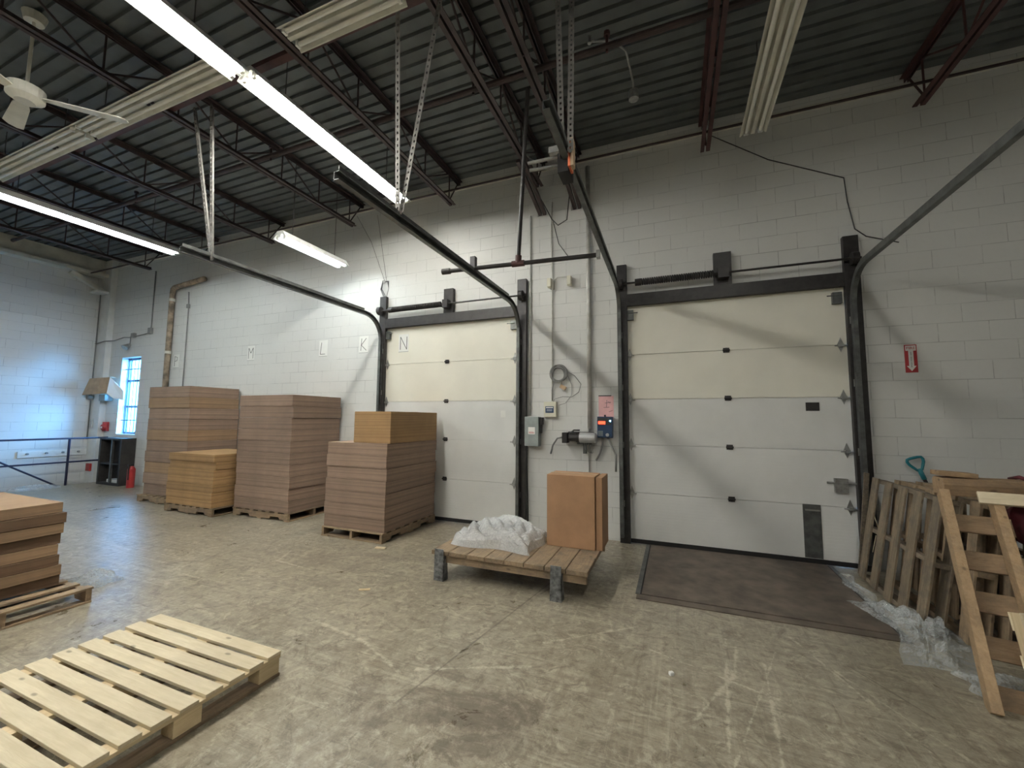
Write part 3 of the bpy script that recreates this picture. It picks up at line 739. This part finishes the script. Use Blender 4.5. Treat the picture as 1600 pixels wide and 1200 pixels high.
tag(crumple(1.50,1.62,-1.0,-.3,.0,.06,12,16,26).build('plastic_film', M['film']), 'thin clear film strip along the edge of the dock leveler', 'plastic film')
tag(crumple(-13.0,-12.5,-1.5,-.8,.0,.10,15,20,20).build('plastic_film', M['film']), 'clear plastic film on the floor edge under the railing', 'plastic film')

# ------------------------------------------------------------------ pallets standing on the right
def standing(proto, y, xb, lean, lab):
    """stands on a stringer, deck facing the dock door, tilted over by lean"""
    o = proto; o['label'] = lab
    # local Y -> world -Y, local X -> up, local Z -> world -X
    Mx = Matrix(((0,0,-1),(0,-1,0),(-1,0,0)))      # columns: images of local axes
    Mx = Matrix(((0,0,-1),(0,-1,0),(-1,0,0)))
    R = Matrix.Rotation(lean,3,'Y') @ Mx
    o.rotation_euler = R.to_euler(); 
    W2 = .50
    o.location = Vector((xb,y,0))+Matrix.Rotation(lean,3,'Y') @ Vector((0,0,W2+.004))
    return o
GS = 'pallets standing on edge by the wall'
g0 = stringer_pallet(1.0,1.16,5,M['gray_x'],M['gray_y'],'x',GS,bw=.12)
standing(g0, -.92, 1.80, .17, 'weathered grey pallet standing on edge closest to the right dock door')
s0 = stringer_pallet(1.0,1.22,5,M['old_x'],M['old_y'],'x',GS,bw=.10)
standing(s0, -1.02, 1.99, .13, 'brown pallet standing on edge just behind the weathered grey one')
standing(copy_tree(s0), -1.07, 2.17, .09, 'brown pallet standing on edge, third in the row from the dock door')
standing(copy_tree(g0), -1.02, 2.35, .06, 'grey brown pallet standing on edge, fourth in the row from the dock door')
standing(copy_tree(s0), -1.05, 2.53, .04, 'brown pallet standing on edge, fifth in the row from the dock door')
standing(copy_tree(s0), -1.0, 2.72, .03, 'brown pallet standing on edge, farthest from the dock door')
# timber beam lying on the standing pallets
m = MB(); pts = [(-.07,-.06),(.07,-.06),(.075,.05),(.05,.07),(-.06,.065),(-.075,.02)]
m.prism(pts, (1.83,-1.50,1.10), (0,1,0), (0,0,1), (1.7,.0,0))
tag(m.build('timber_beam', M['beam_x'], bevel=.006), 'rough timber beam lying across the tops of the standing pallets', 'timber')
tag(MB().box((1.93,-1.49,1.192),(.22,.12,.035),Matrix.Rotation(.06,3,'Y')).build('wood_offcut', M['beam_x'], bevel=.004), 'short wood offcut lying on the timber beam', 'timber')

# narrow tan skid leaning against the beam
A0 = Vector((1.575,-2.45,0)); A1 = Vector((1.77,-1.70,1.09)); wv = Vector((.235,-.055,0))
lp = thing('wooden_skid', (1.6,-2.45,0), 'narrow tan slatted skid leaning on the timber beam', 'skid')
d = (A1-A0).normalized(); nrm = wv.cross(d).normalized()
if nrm.y < 0: nrm = -nrm
for k in (0,1):
    a = A0+wv*k; b_ = A1+wv*k
    MB().bar(a+nrm*.02+d*.005, b_+nrm*.02, .05, .10, up=nrm).build('stringer', M['tan_y'], lp, bevel=.003)
m = MB()
for t in (.08,.27,.46,.65,.84):
    c = A0+d*(1.36*t)+nrm*.085; R = Matrix((wv.normalized(),nrm,d)).transposed()
    m.box(c+wv.normalized()*.145, (.32,.018,.125), R)
m.build('slats', M['tan_x'], lp, bevel=.002)
MB().box(A1+wv*1.25-d*.05-nrm*.035, (.30,.022,.085), Matrix((wv.normalized(),nrm,d)).transposed()).build('end_board', M['pine_x'], lp, bevel=.002)
# low pale pallet in front
cp_ = stringer_pallet(1.0,.52,4,M['pine_x'],M['pine_y'],'pale pine pallet leaning in front of the narrow tan skid',None,notch=False)
cp_.rotation_euler = (Matrix.Rotation(.0,3,'Z') @ Matrix.Rotation(1.26,3,'X')).to_euler(); cp_.location = (2.235,-2.37,.255)
# red cloth bag
def bagf(u, v):
    a = 2*PI*u; r = math.sin(PI*min(max(v,.02),.98))**.6
    w = 1+.12*math.sin(5*a+4*v)+.09*math.sin(11*a-7*v)+.05*math.sin(19*a+9*v)
    return (2.29+.20*r*w*math.cos(a), -1.70+.12*r*w*math.sin(a), .70+.43*v)
bg = MB().sheet(bagf,36,20); bmesh.ops.remove_doubles(bg.bm, verts=bg.bm.verts, dist=.002)
bgo = tag(bg.build('cloth_bag', M['bag'], smooth=True), 'dark red cloth bag hanging over the timber beam', 'bag')
MB().tube([(2.28,-1.66,1.08),(2.28,-1.60,1.175),(2.28,-1.50,1.19),(2.28,-1.41,1.17),(2.28,-1.40,1.05)],.014,8).build('strap', M['bag'], bgo, smooth=True)
# shovel
sh = thing('shovel', (2.30,-.1,0), 'shovel with teal D handle leaning on the wall behind standing pallets', 'shovel')
t0, b0 = Vector((2.30,-.06,1.20)), Vector((2.58,-.13,.30)); dd = (b0-t0).normalized()
MB().cyl(t0+dd*.14, b0, .016, n=10).build('shaft', M['black'], sh)
sd = Vector((1,0,0)); sd = (sd-dd*sd.dot(dd)).normalized()
m = MB(); m.tube([t0-sd*.06, t0-sd*.03-dd*.006, t0+sd*.03-dd*.006, t0+sd*.06, t0+sd*.068+dd*.02, t0+sd*.062+dd*.05, t0+sd*.045+dd*.08, t0+sd*.02+dd*.12, t0-sd*.02+dd*.12, t0-sd*.045+dd*.08, t0-sd*.062+dd*.05, t0-sd*.068+dd*.02], .014, 8, closed=True); m.cyl(t0+dd*.11, t0+dd*.22, .021, n=10)
m.build('d_handle', M['teal'], sh, smooth=True)
def blade(u, v): 
    q = b0+dd*(.29*v-.02); return q+sd*((u-.5)*.24*(1-.3*max(0,v-.7)/.3))+Vector((0,-.04*(1-(2*u-1)**2)+.02,0))
bl = MB().sheet(blade,10,8); bo = bl.build('blade', M['track'], sh, smooth=True); sm = bo.modifiers.new('t','SOLIDIFY'); sm.thickness = .003
# thin board against the frame post
tag(MB().bar((1.745,-.20,.003),(1.86,-.17,1.04),.045,.016,up=(0,1,0)).build('thin_board', M['gray_y'], bevel=.002), 'thin weathered board standing against the black door post', 'board')
tag(MB().tube([(1.90,-.22,.80),(1.86,-.26,.66),(1.90,-.24,.50)],.004,6).tube([(1.88,-.24,.42),(1.84,-.25,.25)],.004,6).build('loose_strap', M['pine_x']), 'loose pale strap dangling beside the thin weathered board', 'strap')

# ------------------------------------------------------------------ wall fittings
def label_plate(): pass
sg = thing('fire_sign', (2.36,-.004,2.10), 'red and white fire extinguisher arrow sign on the block wall', 'sign')
MB().bx(2.31,2.413,-.006,-.001,2.105,2.405).build('backing', M['sign_red'], sg)
MB().bx(2.318,2.405,-.0075,-.0062,2.340,2.395).build('header_panel', M['paper'], sg)
m = MB(); m.prism([(-.021,.0),(.021,.0),(.021,-.165),(.040,-.165),(0,-.22),(-.040,-.165),(-.021,-.165)], (2.3615,-.0062,2.340), (1,0,0), (0,0,1), (0,-.0013,0)); m.build('arrow', M['paper'], sg)
text('lettering', 'FIRE', .042, M['sign_red'], (2.3615,-.0085,2.367), WALLROT, sg)
text('lettering', '\n'.join('EXTINGUISHER'), .0175, M['ink'], (2.3615,-.0085,2.243), WALLROT, sg, line=.80)

def letter(ch, x, z, strokes, y, label, w=.20, h=.30):
    p = thing('letter_sheet', (x,y,z-h/2), label, 'paper sign', 'single letter paper sheets')
    MB().bx(x-w/2,x+w/2,y-.001,.0,z-h/2,z+h/2).build('sheet', M['paper'], p)
    MB().bx(x-w/2,x+w/2,y-.0015,y-.001,z-h/2,z-h/2+.006).build('bottom_edge', M['cable'], p)
    m = MB()
    for a, b in strokes: m.bar((x+a[0]*w*.32,y-.003,z+a[1]*h*.36),(x+b[0]*w*.32,y-.003,z+b[1]*h*.36),.003,.008,up=(0,0,1) if abs(a[1]-b[1]) < .2 else (1,0,0))
    m.build('letter', M['ink'], p)
letter('M',-7.93,2.855,(((-1,-1),(-1,1)),((-1,1),(0,0)),((0,0),(1,1)),((1,1),(1,-1))),-.0005,'white sheet with letter M on the block wall above the tall stack')
letter('L',-6.0,2.845,(((-.6,1),(-1,-1)),((-1,-1),(.8,-1))),-.0005,'white sheet with letter L on the block wall')
letter('K',-5.06,2.86,(((-.7,1),(-.9,-1)),((.9,1),(-.8,-.1)),((-.8,-.1),(1,-1))),-.0005,'white sheet with letter K beside the left dock door')
letter('N',-4.21,2.83,(((-1,-1),(-1,1)),((-1,1),(1,-1)),((1,-1),(1,1))),-.0005,'white sheet with letter N on the left dock door')
letter('P',-10.35,2.80,(((-.8,-1),(-.8,1)),((-.8,1),(.6,.8)),((.6,.8),(.5,.1)),((.5,.1),(-.8,0))),-.0005,'white sheet with letter P beside the rusty drain pipe')

def conduit(name, pts, r, mat, label, group=None, boxes=()):
    o = thing(name, pts[0], label, 'conduit', group)
    MB().tube(pts, r, 8).build('pipe', M[mat], o, smooth=True)
    for (x,y,z,w,h) in boxes: MB().bx(x-w/2,x+w/2,y-.035,-.002,z-h/2,z+h/2).build('junction_box', M[mat], o, bevel=.004)
    return o
GC = 'conduits down the pilaster'
conduit('wall_conduit', [(-1.935,-.07,1.63),(-1.935,-.07,4.6)], .012, 'conduit', 'thin conduit down the pilaster to the grey disconnect box', GC)
conduit('wall_conduit', [(-1.60,-.07,1.83),(-1.60,-.07,3.7),(-1.62,-.07,4.3),(-1.60,-.07,4.75)], .010, 'conduit', 'thin conduit down the pilaster to the beige alarm box', GC, ((-1.60,-.06,3.50,.05,.12),))
conduit('wall_conduit', [(-1.085,-.035,1.45),(-1.085,-.035,5.2)], .032, 'conduit', 'thick conduit down the pilaster edge to the grey motor', GC)
m = thing('twin_flood_lamp', (-1.45,-.07,3.55), 'small beige twin emergency lamp heads high on the pilaster', 'lamp')
MB().tube([(-1.60,-.075,3.55),(-1.52,-.09,3.60),(-1.36,-.09,3.59)],.008,8).build('arm', M['conduit'], m)
for x in (-1.63,-1.34): MB().bx(x-.03,x+.03,-.15,-.06,3.46,3.59).build('lamp_head', M['beige'], m, bevel=.008)
# beige box
bb = thing('alarm_box', (-1.62,-.06,1.60), 'beige alarm box with navy label on the pilaster', 'control box')
MB().bx(-1.715,-1.535,-.11,-.05,1.605,1.82).build('case', M['beige'], bb, bevel=.006)
MB().bx(-1.69,-1.57,-.1125,-.1105,1.665,1.755).build('label_plate', M['navy'], bb)
m = MB(); m.bx(-1.68,-1.58,-.1135,-.1126,1.731,1.745); m.bx(-1.67,-1.59,-.1135,-.1126,1.708,1.713); m.bx(-1.67,-1.59,-.1135,-.1126,1.69,1.695); m.build('label_marks', M['paper'], bb)
# grey disconnect
ds = thing('disconnect_switch', (-1.86,-.06,1.2), 'grey electrical disconnect box with white and red sticker beside the black post', 'electrical box')
MB().bx(-1.975,-1.77,-.18,-.05,1.20,1.61).build('case', M['grey_box'], ds, bevel=.006)
MB().bx(-1.765,-1.72,-.15,-.08,1.50,1.60).bx(-1.765,-1.735,-.14,-.10,1.38,1.52).build('switch_lever', M['black'], ds, bevel=.003)  # black lever: the shadow on this side of the box put into its colour
MB().bx(-1.92,-1.82,-.1825,-.1805,1.365,1.465).build('sticker', M['paper'], ds)
m = MB(); m.bx(-1.91,-1.83,-.1835,-.1826,1.38,1.387); m.bx(-1.91,-1.84,-.1835,-.1826,1.395,1.399); m.build('sticker_print', M['red'], ds)
MB().tube([(-1.95,-.15,1.20),(-1.95,-.15,.9),(-1.95,-.12,.5),(-1.95,-.09,.03)],.014,8).build('power_lead', M['dark'], ds)
# cable coil
cc = thing('cable_coil', (-1.50,-.09,1.9), 'coil of grey cable hung on the pilaster above the beige box', 'cable')
m = MB(); rnd = random.Random(4)
for k in range(9):
    r_ = rnd.uniform(.085,.118); ox, oz = rnd.uniform(-.015,.015), rnd.uniform(-.02,.02); yy = -.07-.006*k
    m.tube([(-1.50+ox+r_*math.cos(2*PI*i/28),yy+.012*math.sin(4*PI*i/28+k),2.21+oz+r_*1.03*math.sin(2*PI*i/28)) for i in range(28)],.0055,6,closed=True)
m.build('loops', M['cable'], cc, smooth=True)
m = MB(); m.tube([(-1.39,-.09,2.25),(-1.28,-.08,2.18),(-1.19,-.08,2.06),(-1.22,-.08,1.95),(-1.32,-.08,1.885),(-1.45,-.08,1.89),(-1.56,-.08,1.86),(-1.58,-.09,1.82)],.005,6)
m.tube([(-1.38,-.09,2.2),(-1.32,-.07,2.05),(-1.33,-.07,1.90),(-1.41,-.08,1.80),(-1.50,-.09,1.77)],.004,6); m.tube([(-1.56,-.09,2.12),(-1.60,-.09,1.99),(-1.60,-.09,1.84)],.006,6); m.tube([(-1.46,-.09,2.1),(-1.46,-.09,2.05)],.006,6)
m.build('loose_ends', M['cable'], cc, smooth=True)
MB().box((-1.44,-.09,2.02),(.09,.04,.05),Matrix.Rotation(.5,3,'Y')).build('plug', M['pad'], cc, bevel=.005)
# motor
mo = thing('hoist_motor', (-1.2,-.15,1.3), 'grey cast motor with black gearbox under the thick conduit', 'motor')
MB().cyl((-1.19,-.17,1.335),(-.985,-.17,1.335),.068,n=20).cyl((-.985,-.17,1.335),(-.965,-.17,1.335),.068,.045,n=20).build('motor_housing', M['alu'], mo, smooth=False)
m = MB(); m.cyl((-1.24,-.17,1.33),(-1.19,-.17,1.33),.058,n=18); m.cyl((-1.36,-.17,1.33),(-1.24,-.17,1.33),.048,n=16); m.bx(-1.42,-1.35,-.24,-.09,1.26,1.40); m.bx(-1.36,-1.02,-.14,-.06,1.385,1.41); m.build('gearbox', M['black'], mo, bevel=.004)
MB().bx(-1.24,-1.04,-.12,-.052,1.24,1.27).bx(-1.16,-1.12,-.12,-.052,1.12,1.25).build('mount_bracket', M['track'], mo)
MB().tube([(-1.41,-.17,1.335),(-1.5,-.17,1.32),(-1.58,-.12,1.22),(-1.62,-.08,1.1)],.013,8).build('cable', M['cable'], mo, smooth=True)
m = MB()
for k in range(4): m.tube([(-1.13+.03*k,-.17,1.27),(-1.12+.02*k,-.15,1.18),(-1.07+.01*k,-.12,1.13),(-1.02,-.1,1.2-.02*k)],.004,5)
m.build('lead_wires', M['cable'], mo)
MB().tube([(-1.34,-.13,1.38),(-1.28,-.13,1.43),(-1.2,-.13,1.43)],.012,8).build('hose', M['black'], mo)
# pink sheet
pk = thing('pink_notice', (-.86,-.006,1.62), 'pink paper notice under a black clip above the navy control box', 'paper sign')
MB().bx(-.965,-.765,-.004,-.002,1.60,1.895).build('sheet', M['pink'], pk)
MB().bx(-.965,-.795,-.012,-.004,1.893,1.905).build('clip', M['ink'], pk)
m = MB()
for a, b_ in (((-.86,1.74),(-.855,1.84)),((-.90,1.74),(-.82,1.745)),((-.84,1.82),(-.81,1.80)),((-.88,1.80),(-.80,1.81)),((-.83,1.68),(-.78,1.70))): m.bar((a[0],-.0045,a[1]),(b_[0],-.0045,b_[1]),.0006,.005,up=(0,0,1) if abs(a[1]-b_[1]) < .03 else (1,0,0))
m.build('handwriting', M['ink'], pk)
# control box
cb = thing('leveler_control', (-.87,-.05,1.33), 'navy control box with glowing red display beside the black door post', 'control box')
MB().bx(-.972,-.772,-.09,0,1.335,1.615).build('case', M['blue'], cb, bevel=.006)
MB().bx(-.96,-.785,-.093,-.0905,1.505,1.60).build('face_plate', M['ink'], cb)
MB().bx(-.955,-.865,-.096,-.0932,1.515,1.555).build('display', M['led_red'], cb)
MB().bx(-.965,-.78,-.094,-.0905,1.345,1.44).build('button_panel', M['navy'], cb)
m = MB()
for i in range(4):
    for k in range(4): m.bx(-.958+i*.016,-.946+i*.016,-.096,-.0942,1.36+k*.018,1.373+k*.018)
m.build('keypad', M['grey_box'], cb)
MB().cyl((-.838,-.094,1.375),(-.838,-.112,1.375),.022,n=16).build('knob', M['alu'], cb)
MB().cyl((-.800,-.0905,1.56),(-.800,-.105,1.56),.010,n=12).build('indicator_lamp', M['led_blue'], cb)
MB().cyl((-.875,-.05,1.616),(-.875,-.05,1.64),.012,n=10).build('top_knob', M['ink'], cb)
for x, q in ((-.91,[(-.91,-.05,1.335),(-.91,-.05,1.24),(-.95,-.05,1.12),(-1.0,-.04,1.03)]),(-.84,[(-.84,-.05,1.335),(-.80,-.06,1.24),(-.73,-.09,1.11),(-.735,-.10,.9)])):
    MB().tube(q,.013,8).build('flexible_conduit', M['cable'], cb, smooth=True)
# wires on the wall
simple('wall_wire', MB().tube([(.50,-.012,5.28),(1.14,-.010,4.79),(1.88,-.010,4.39),(1.90,-.008,4.1),(1.95,-.010,3.765),(2.05,-.010,3.66),(2.33,-.012,3.545)],.006,6), M['wire'], 'thin dark wire sagging across the wall above the fire sign', 'wire')
simple('wall_wire', MB().tube([(-1.75,-.9,4.80),(-1.66,-.3,4.62),(-1.60,-.10,4.48),(-1.50,-.12,4.36),(-1.37,-.12,4.42),(-1.28,-.3,4.75)],.008,6).tube([(-1.58,-.09,4.44),(-1.50,-.08,4.1),(-1.34,-.06,3.86)],.006,6), M['wire'], 'thin dark wire drooping across the top of the pilaster', 'wire')
m = MB()
for k in range(4):
    m.tube([(-4.62+.02*k,-.03,3.62),(-4.70+.01*k,-.04,3.80),(-4.66,-.04,3.95-.02*k),(-4.56+.01*k,-.04,3.93),(-4.53,-.04,3.80),(-4.58,-.03,3.63)],.004,6)
m.tube([(-4.62,-.04,3.94),(-4.80,-.2,4.6),(-4.95,-.4,5.0)],.003,6); m.tube([(-4.58,-.04,3.94),(-4.60,-.3,5.0)],.003,6)
simple('wire_loop', m, M['wire'], 'loose loops of thin wire above the left dock door post', 'wire')
# thin pale conduit bent under the deck
simple('deck_conduit', MB().tube([(-1.92,-3.2,5.2),(-1.92,-2.0,5.2),(-1.90,-1.0,5.2),(-1.86,-.75,5.16),(-1.70,-.62,5.08)],.009,6), M['galv'], 'thin pale conduit under the deck beside the slotted hangers', 'conduit')
simple('deck_conduit', MB().tube([(-.72,-1.75,5.42),(-.50,-1.70,5.40),(-.38,-1.55,5.38),(-.35,-1.15,5.36),(-.35,-1.1,5.28)],.011,6).cyl((-.72,-1.75,5.40),(-.72,-1.75,5.476),.02,n=8).cyl((-.35,-1.08,5.20),(-.35,-1.08,5.30),.055,n=12), M['galv'], 'pale bent conduit with round box under the deck by the orange bumper', 'conduit')
# drain pipe etc near the window
dp = thing('drain_pipe', (-10.55,-.07,0), 'rust streaked drain pipe down the wall beside the window', 'pipe')
MB().tube([(-10.55,-.07,0),(-10.55,-.07,4.35),(-10.52,-.08,4.44),(-10.42,-.10,4.47),(-9.4,-.10,4.55)],.055,10).build('pipe', M['rust'], dp, smooth=True)
for z in (1.5,3.0,4.2): MB().cyl((-10.55,-.07,z-.03),(-10.55,-.07,z+.03),.066,n=12).build('coupling', M['dullwhite'], dp)
conduit('wall_conduit', [(-10.02,-.02,0),(-10.02,-.02,4.0),(-10.05,-.02,4.35)], .012, 'cable', 'thin conduit beside the rusty drain pipe', None, ((-10.02,-.02,4.02,.06,.09),))
cw = conduit('wall_conduit', [(-13.38,-.15,3.36),(-13.0,-.14,3.40),(-12.85,-.03,3.42),(-12.45,-.02,3.48),(-12.2,-.02,3.46),(-11.6,-.02,3.50),(-11.36,-.02,3.53),(-11.36,-.02,5.0)], .013, 'cable', 'conduit run with junction boxes above the barred window', None, ((-12.02,-.03,3.50,.12,.10),(-11.36,-.03,3.56,.10,.14)))
conduit('wall_conduit', [(-13.36,-.15,1.0),(-13.36,-.15,4.6)], .013, 'cable', 'conduit up the corner column beside the window')
fl = thing('flood_light', (-12.1,-.15,3.2), 'small flood light on a drop above the barred window', 'lamp')
MB().cyl((-12.1,-.05,3.27),(-12.1,-.05,3.48),.010,n=8).build('stem', M['cable'], fl); MB().cyl((-12.1,-.05,3.28),(-12.08,-.16,3.18),.03,.075,n=14).build('lamp_head', M['galv'], fl)
# cardboard hood
hd = thing('cardboard_hood', (-13.1,-.3,2.05), 'bent cardboard sheet sticking out over the box on the corner column', 'cardboard')
def panel(q, mat, nm, th=.008):
    m = MB(); q = [Vector(v) for v in q]; nn = (q[1]-q[0]).cross(q[2]-q[0]).normalized()*th
    A = [m.bm.verts.new(v) for v in q]; B = [m.bm.verts.new(v+nn) for v in q]; k = len(q)
    m.bm.faces.new(A); m.bm.faces.new(B[::-1])
    for a in range(k): m.bm.faces.new((A[a],A[(a+1)%k],B[(a+1)%k],B[a]))
    m.build(nm, mat, hd)
TL, TR, BR, BL = (-13.07,-.32,2.46), (-12.48,-.20,2.49), (-12.45,-.25,2.10), (-13.33,-.33,2.07)
panel((TL,TR,BR,BL), M['pad'], 'front_flap'); panel((TL,(-13.15,-.125,2.50),(-12.60,-.03,2.50),TR), M['pad'], 'top_flap')
panel((TR,(-12.33,-.10,2.32),(-12.20,-.05,2.16),(-12.17,-.05,1.95),(-12.34,-.17,1.99),BR), M['paper'], 'side_flap')

eb = thing('wall_heater_box', (-13.1,-.2,2.0), 'grey electrical box under the bent cardboard sheet', 'electrical box')
MB().bx(-12.98,-12.72,-.16,-.0,1.93,2.08).build('case', M['grey_box'], eb, bevel=.006)
MB().cyl((-13.34,-.14,2.02),(-13.34,-.22,2.02),.06,n=14).build('dial', M['galv'], eb)
bell = thing('alarm_bell', (-12.88,-.05,1.25), 'red alarm bell on the wall beside the barred window', 'alarm bell')
MB().bx(-12.98,-12.78,-.05,0,1.20,1.42).build('back_box', M['red'], bell, bevel=.01); MB().cyl((-12.88,-.05,1.30),(-12.88,-.10,1.30),.09,.06,n=18).build('gong', M['red'], bell)
MB().cyl((-12.88,-.10,1.29),(-12.88,-.112,1.29),.025,n=12).build('cap', M['paper'], bell)
tag(MB().bx(-13.28,-13.10,-.16,-.12,.24,.42).build('call_point', M['red'], bevel=.006), 'small red box low on the corner column', 'call point')
tag(MB().bx(-13.30,-13.22,-.15,-.12,1.28,1.5).build('outlet_box', M['conduit'], bevel=.006), 'small grey outlet box on the corner column', 'outlet')
pr_ = thing('peg_rail', (-13.39,-.65,.66), 'white board with round pegs on the side wall behind the railing', 'peg rail')
MB().bx(-13.399,-13.37,-1.26,-.13,.63,.77).build('board', M['white'], pr_)
for y in (-1.12,-.82,-.55,-.28): MB().cyl((-13.37,y,.71),(-13.33,y,.71),.022,n=12).build('peg', M['galv'], pr_)
# railing along the floor edge
rl = thing('railing', (-12.8,-3,0), 'dark navy pipe railing along the floor edge by the side wall', 'railing')
for y in (-.67,-2.5,-4.4,-6.3): MB().cyl((-12.8,y,0.0),(-12.8,y,1.06),.022,n=10).build('post', M['rail'], rl)
for z in (1.05,.52): MB().cyl((-12.8,-6.3,z),(-12.8,-.0,z),.02,n=10).build('rail_bar', M['rail'], rl)
MB().cyl((-12.8,-2.3,1.04),(-12.8,-.80,.0),.018,n=10).build('diagonal_brace', M['rail'], rl)
# dark open cabinet below the window with bits inside
ca = thing('open_cabinet', (-12.07,-.25,0), 'dark open cabinet standing below the barred window', 'cabinet')
m = MB(); m.bx(-12.50,-12.44,-.27,-.005,0,1.02); m.bx(-11.66,-11.60,-.27,-.005,0,1.02); m.bx(-12.44,-11.66,-.04,-.005,0,1.02); m.bx(-12.44,-11.66,-.27,-.005,0,.05); m.bx(-12.50,-11.60,-.27,-.005,1.02,1.06); m.build('case', M['cabinet'], ca)
MB().bx(-12.44,-11.66,-.26,-.04,.46,.49).build('shelf', M['cabinet'], ca)
MB().bx(-12.02,-11.97,-.27,-.23,.05,1.02).build('divider', M['track'], ca)
tag(MB().bx(-12.20,-11.75,-.22,-.06,.051,.12).build('white_tray', M['paper'], bevel=.01), 'white tray on the bottom of the dark open cabinet', 'tray')
ex = thing('fire_extinguisher', (-11.18,-.25,0), 'red fire extinguisher on the floor beside the dark cabinet', 'fire extinguisher')
MB().cyl((-11.18,-.25,.0),(-11.18,-.25,.40),.07,n=18).cyl((-11.18,-.25,.40),(-11.18,-.25,.47),.07,.03,n=18).build('cylinder', M['red'], ex)
MB().bx(-11.20,-11.16,-.32,-.22,.47,.51).cyl((-11.18,-.25,.47),(-11.18,-.25,.50),.02,n=10).build('valve_handle', M['black'], ex); MB().tube([(-11.18,-.30,.48),(-11.11,-.34,.40),(-11.10,-.34,.18)],.012,8).build('hose', M['black'], ex)
# litter on the floor
tag(MB().box((-3.35,-1.47,.008),(.13,.05,.012),Matrix.Rotation(.2,3,'Z')).build('wood_chip', M['pine_x']), 'pale wood chip on the floor before the skid', 'wood chip')
tag(MB().box((-.06,-2.75,.012),(.03,.025,.022),Matrix.Rotation(.6,3,'Z')).build('paper_scrap', M['paper'], bevel=.006), 'tiny white scrap on the open concrete floor', 'scrap')
tag(MB().box((-2.69,-2.49,.005),(.10,.03,.007),Matrix.Rotation(.5,3,'Z')).build('wood_chip', M['pine_y']), 'small wood splinter on the open concrete floor', 'wood chip')

# ------------------------------------------------------------------ daylight through the window
wd = bpy.data.worlds.new('world'); S.world = wd; wd.use_nodes = True; nt = wd.node_tree; nt.nodes.clear()
out = nt.nodes.new('ShaderNodeOutputWorld'); bgn = nt.nodes.new('ShaderNodeBackground'); nt.links.new(bgn.outputs[0], out.inputs[0])
bgn.inputs[0].default_value = (.18,.50,1.0,1)
# hazy daylight, brightest towards the horizon
tcw = nt.nodes.new('ShaderNodeTexCoord'); spw = nt.nodes.new('ShaderNodeSeparateXYZ'); nt.links.new(tcw.outputs['Generated'], spw.inputs[0])
mr = nt.nodes.new('ShaderNodeMapRange'); nt.links.new(spw.outputs[2], mr.inputs[0]); mr.interpolation_type = 'SMOOTHSTEP'
for k, v in ((1,.15),(2,1.0),(3,58.),(4,10.)): mr.inputs[k].default_value = v
nt.links.new(mr.outputs[0], bgn.inputs[1])
pl = bpy.data.lights.new('window_portal','AREA'); pl.shape = 'RECTANGLE'; pl.size = W0[1]-W0[0]; pl.size_y = WZ[1]-WZ[0]; pl.cycles.is_portal = True
po = bpy.data.objects.new('window_portal', pl); COL.objects.link(po); po.location = ((W0[0]+W0[1])/2,.29,(WZ[0]+WZ[1])/2); po.rotation_euler = (-PI/2,0,0)

S.view_settings.view_transform = 'Standard'; S.view_settings.look = 'None'; S.view_settings.gamma = 1; S.view_settings.exposure = 1.0
try: S.view_settings.use_curve_mapping = False
except Exception: pass
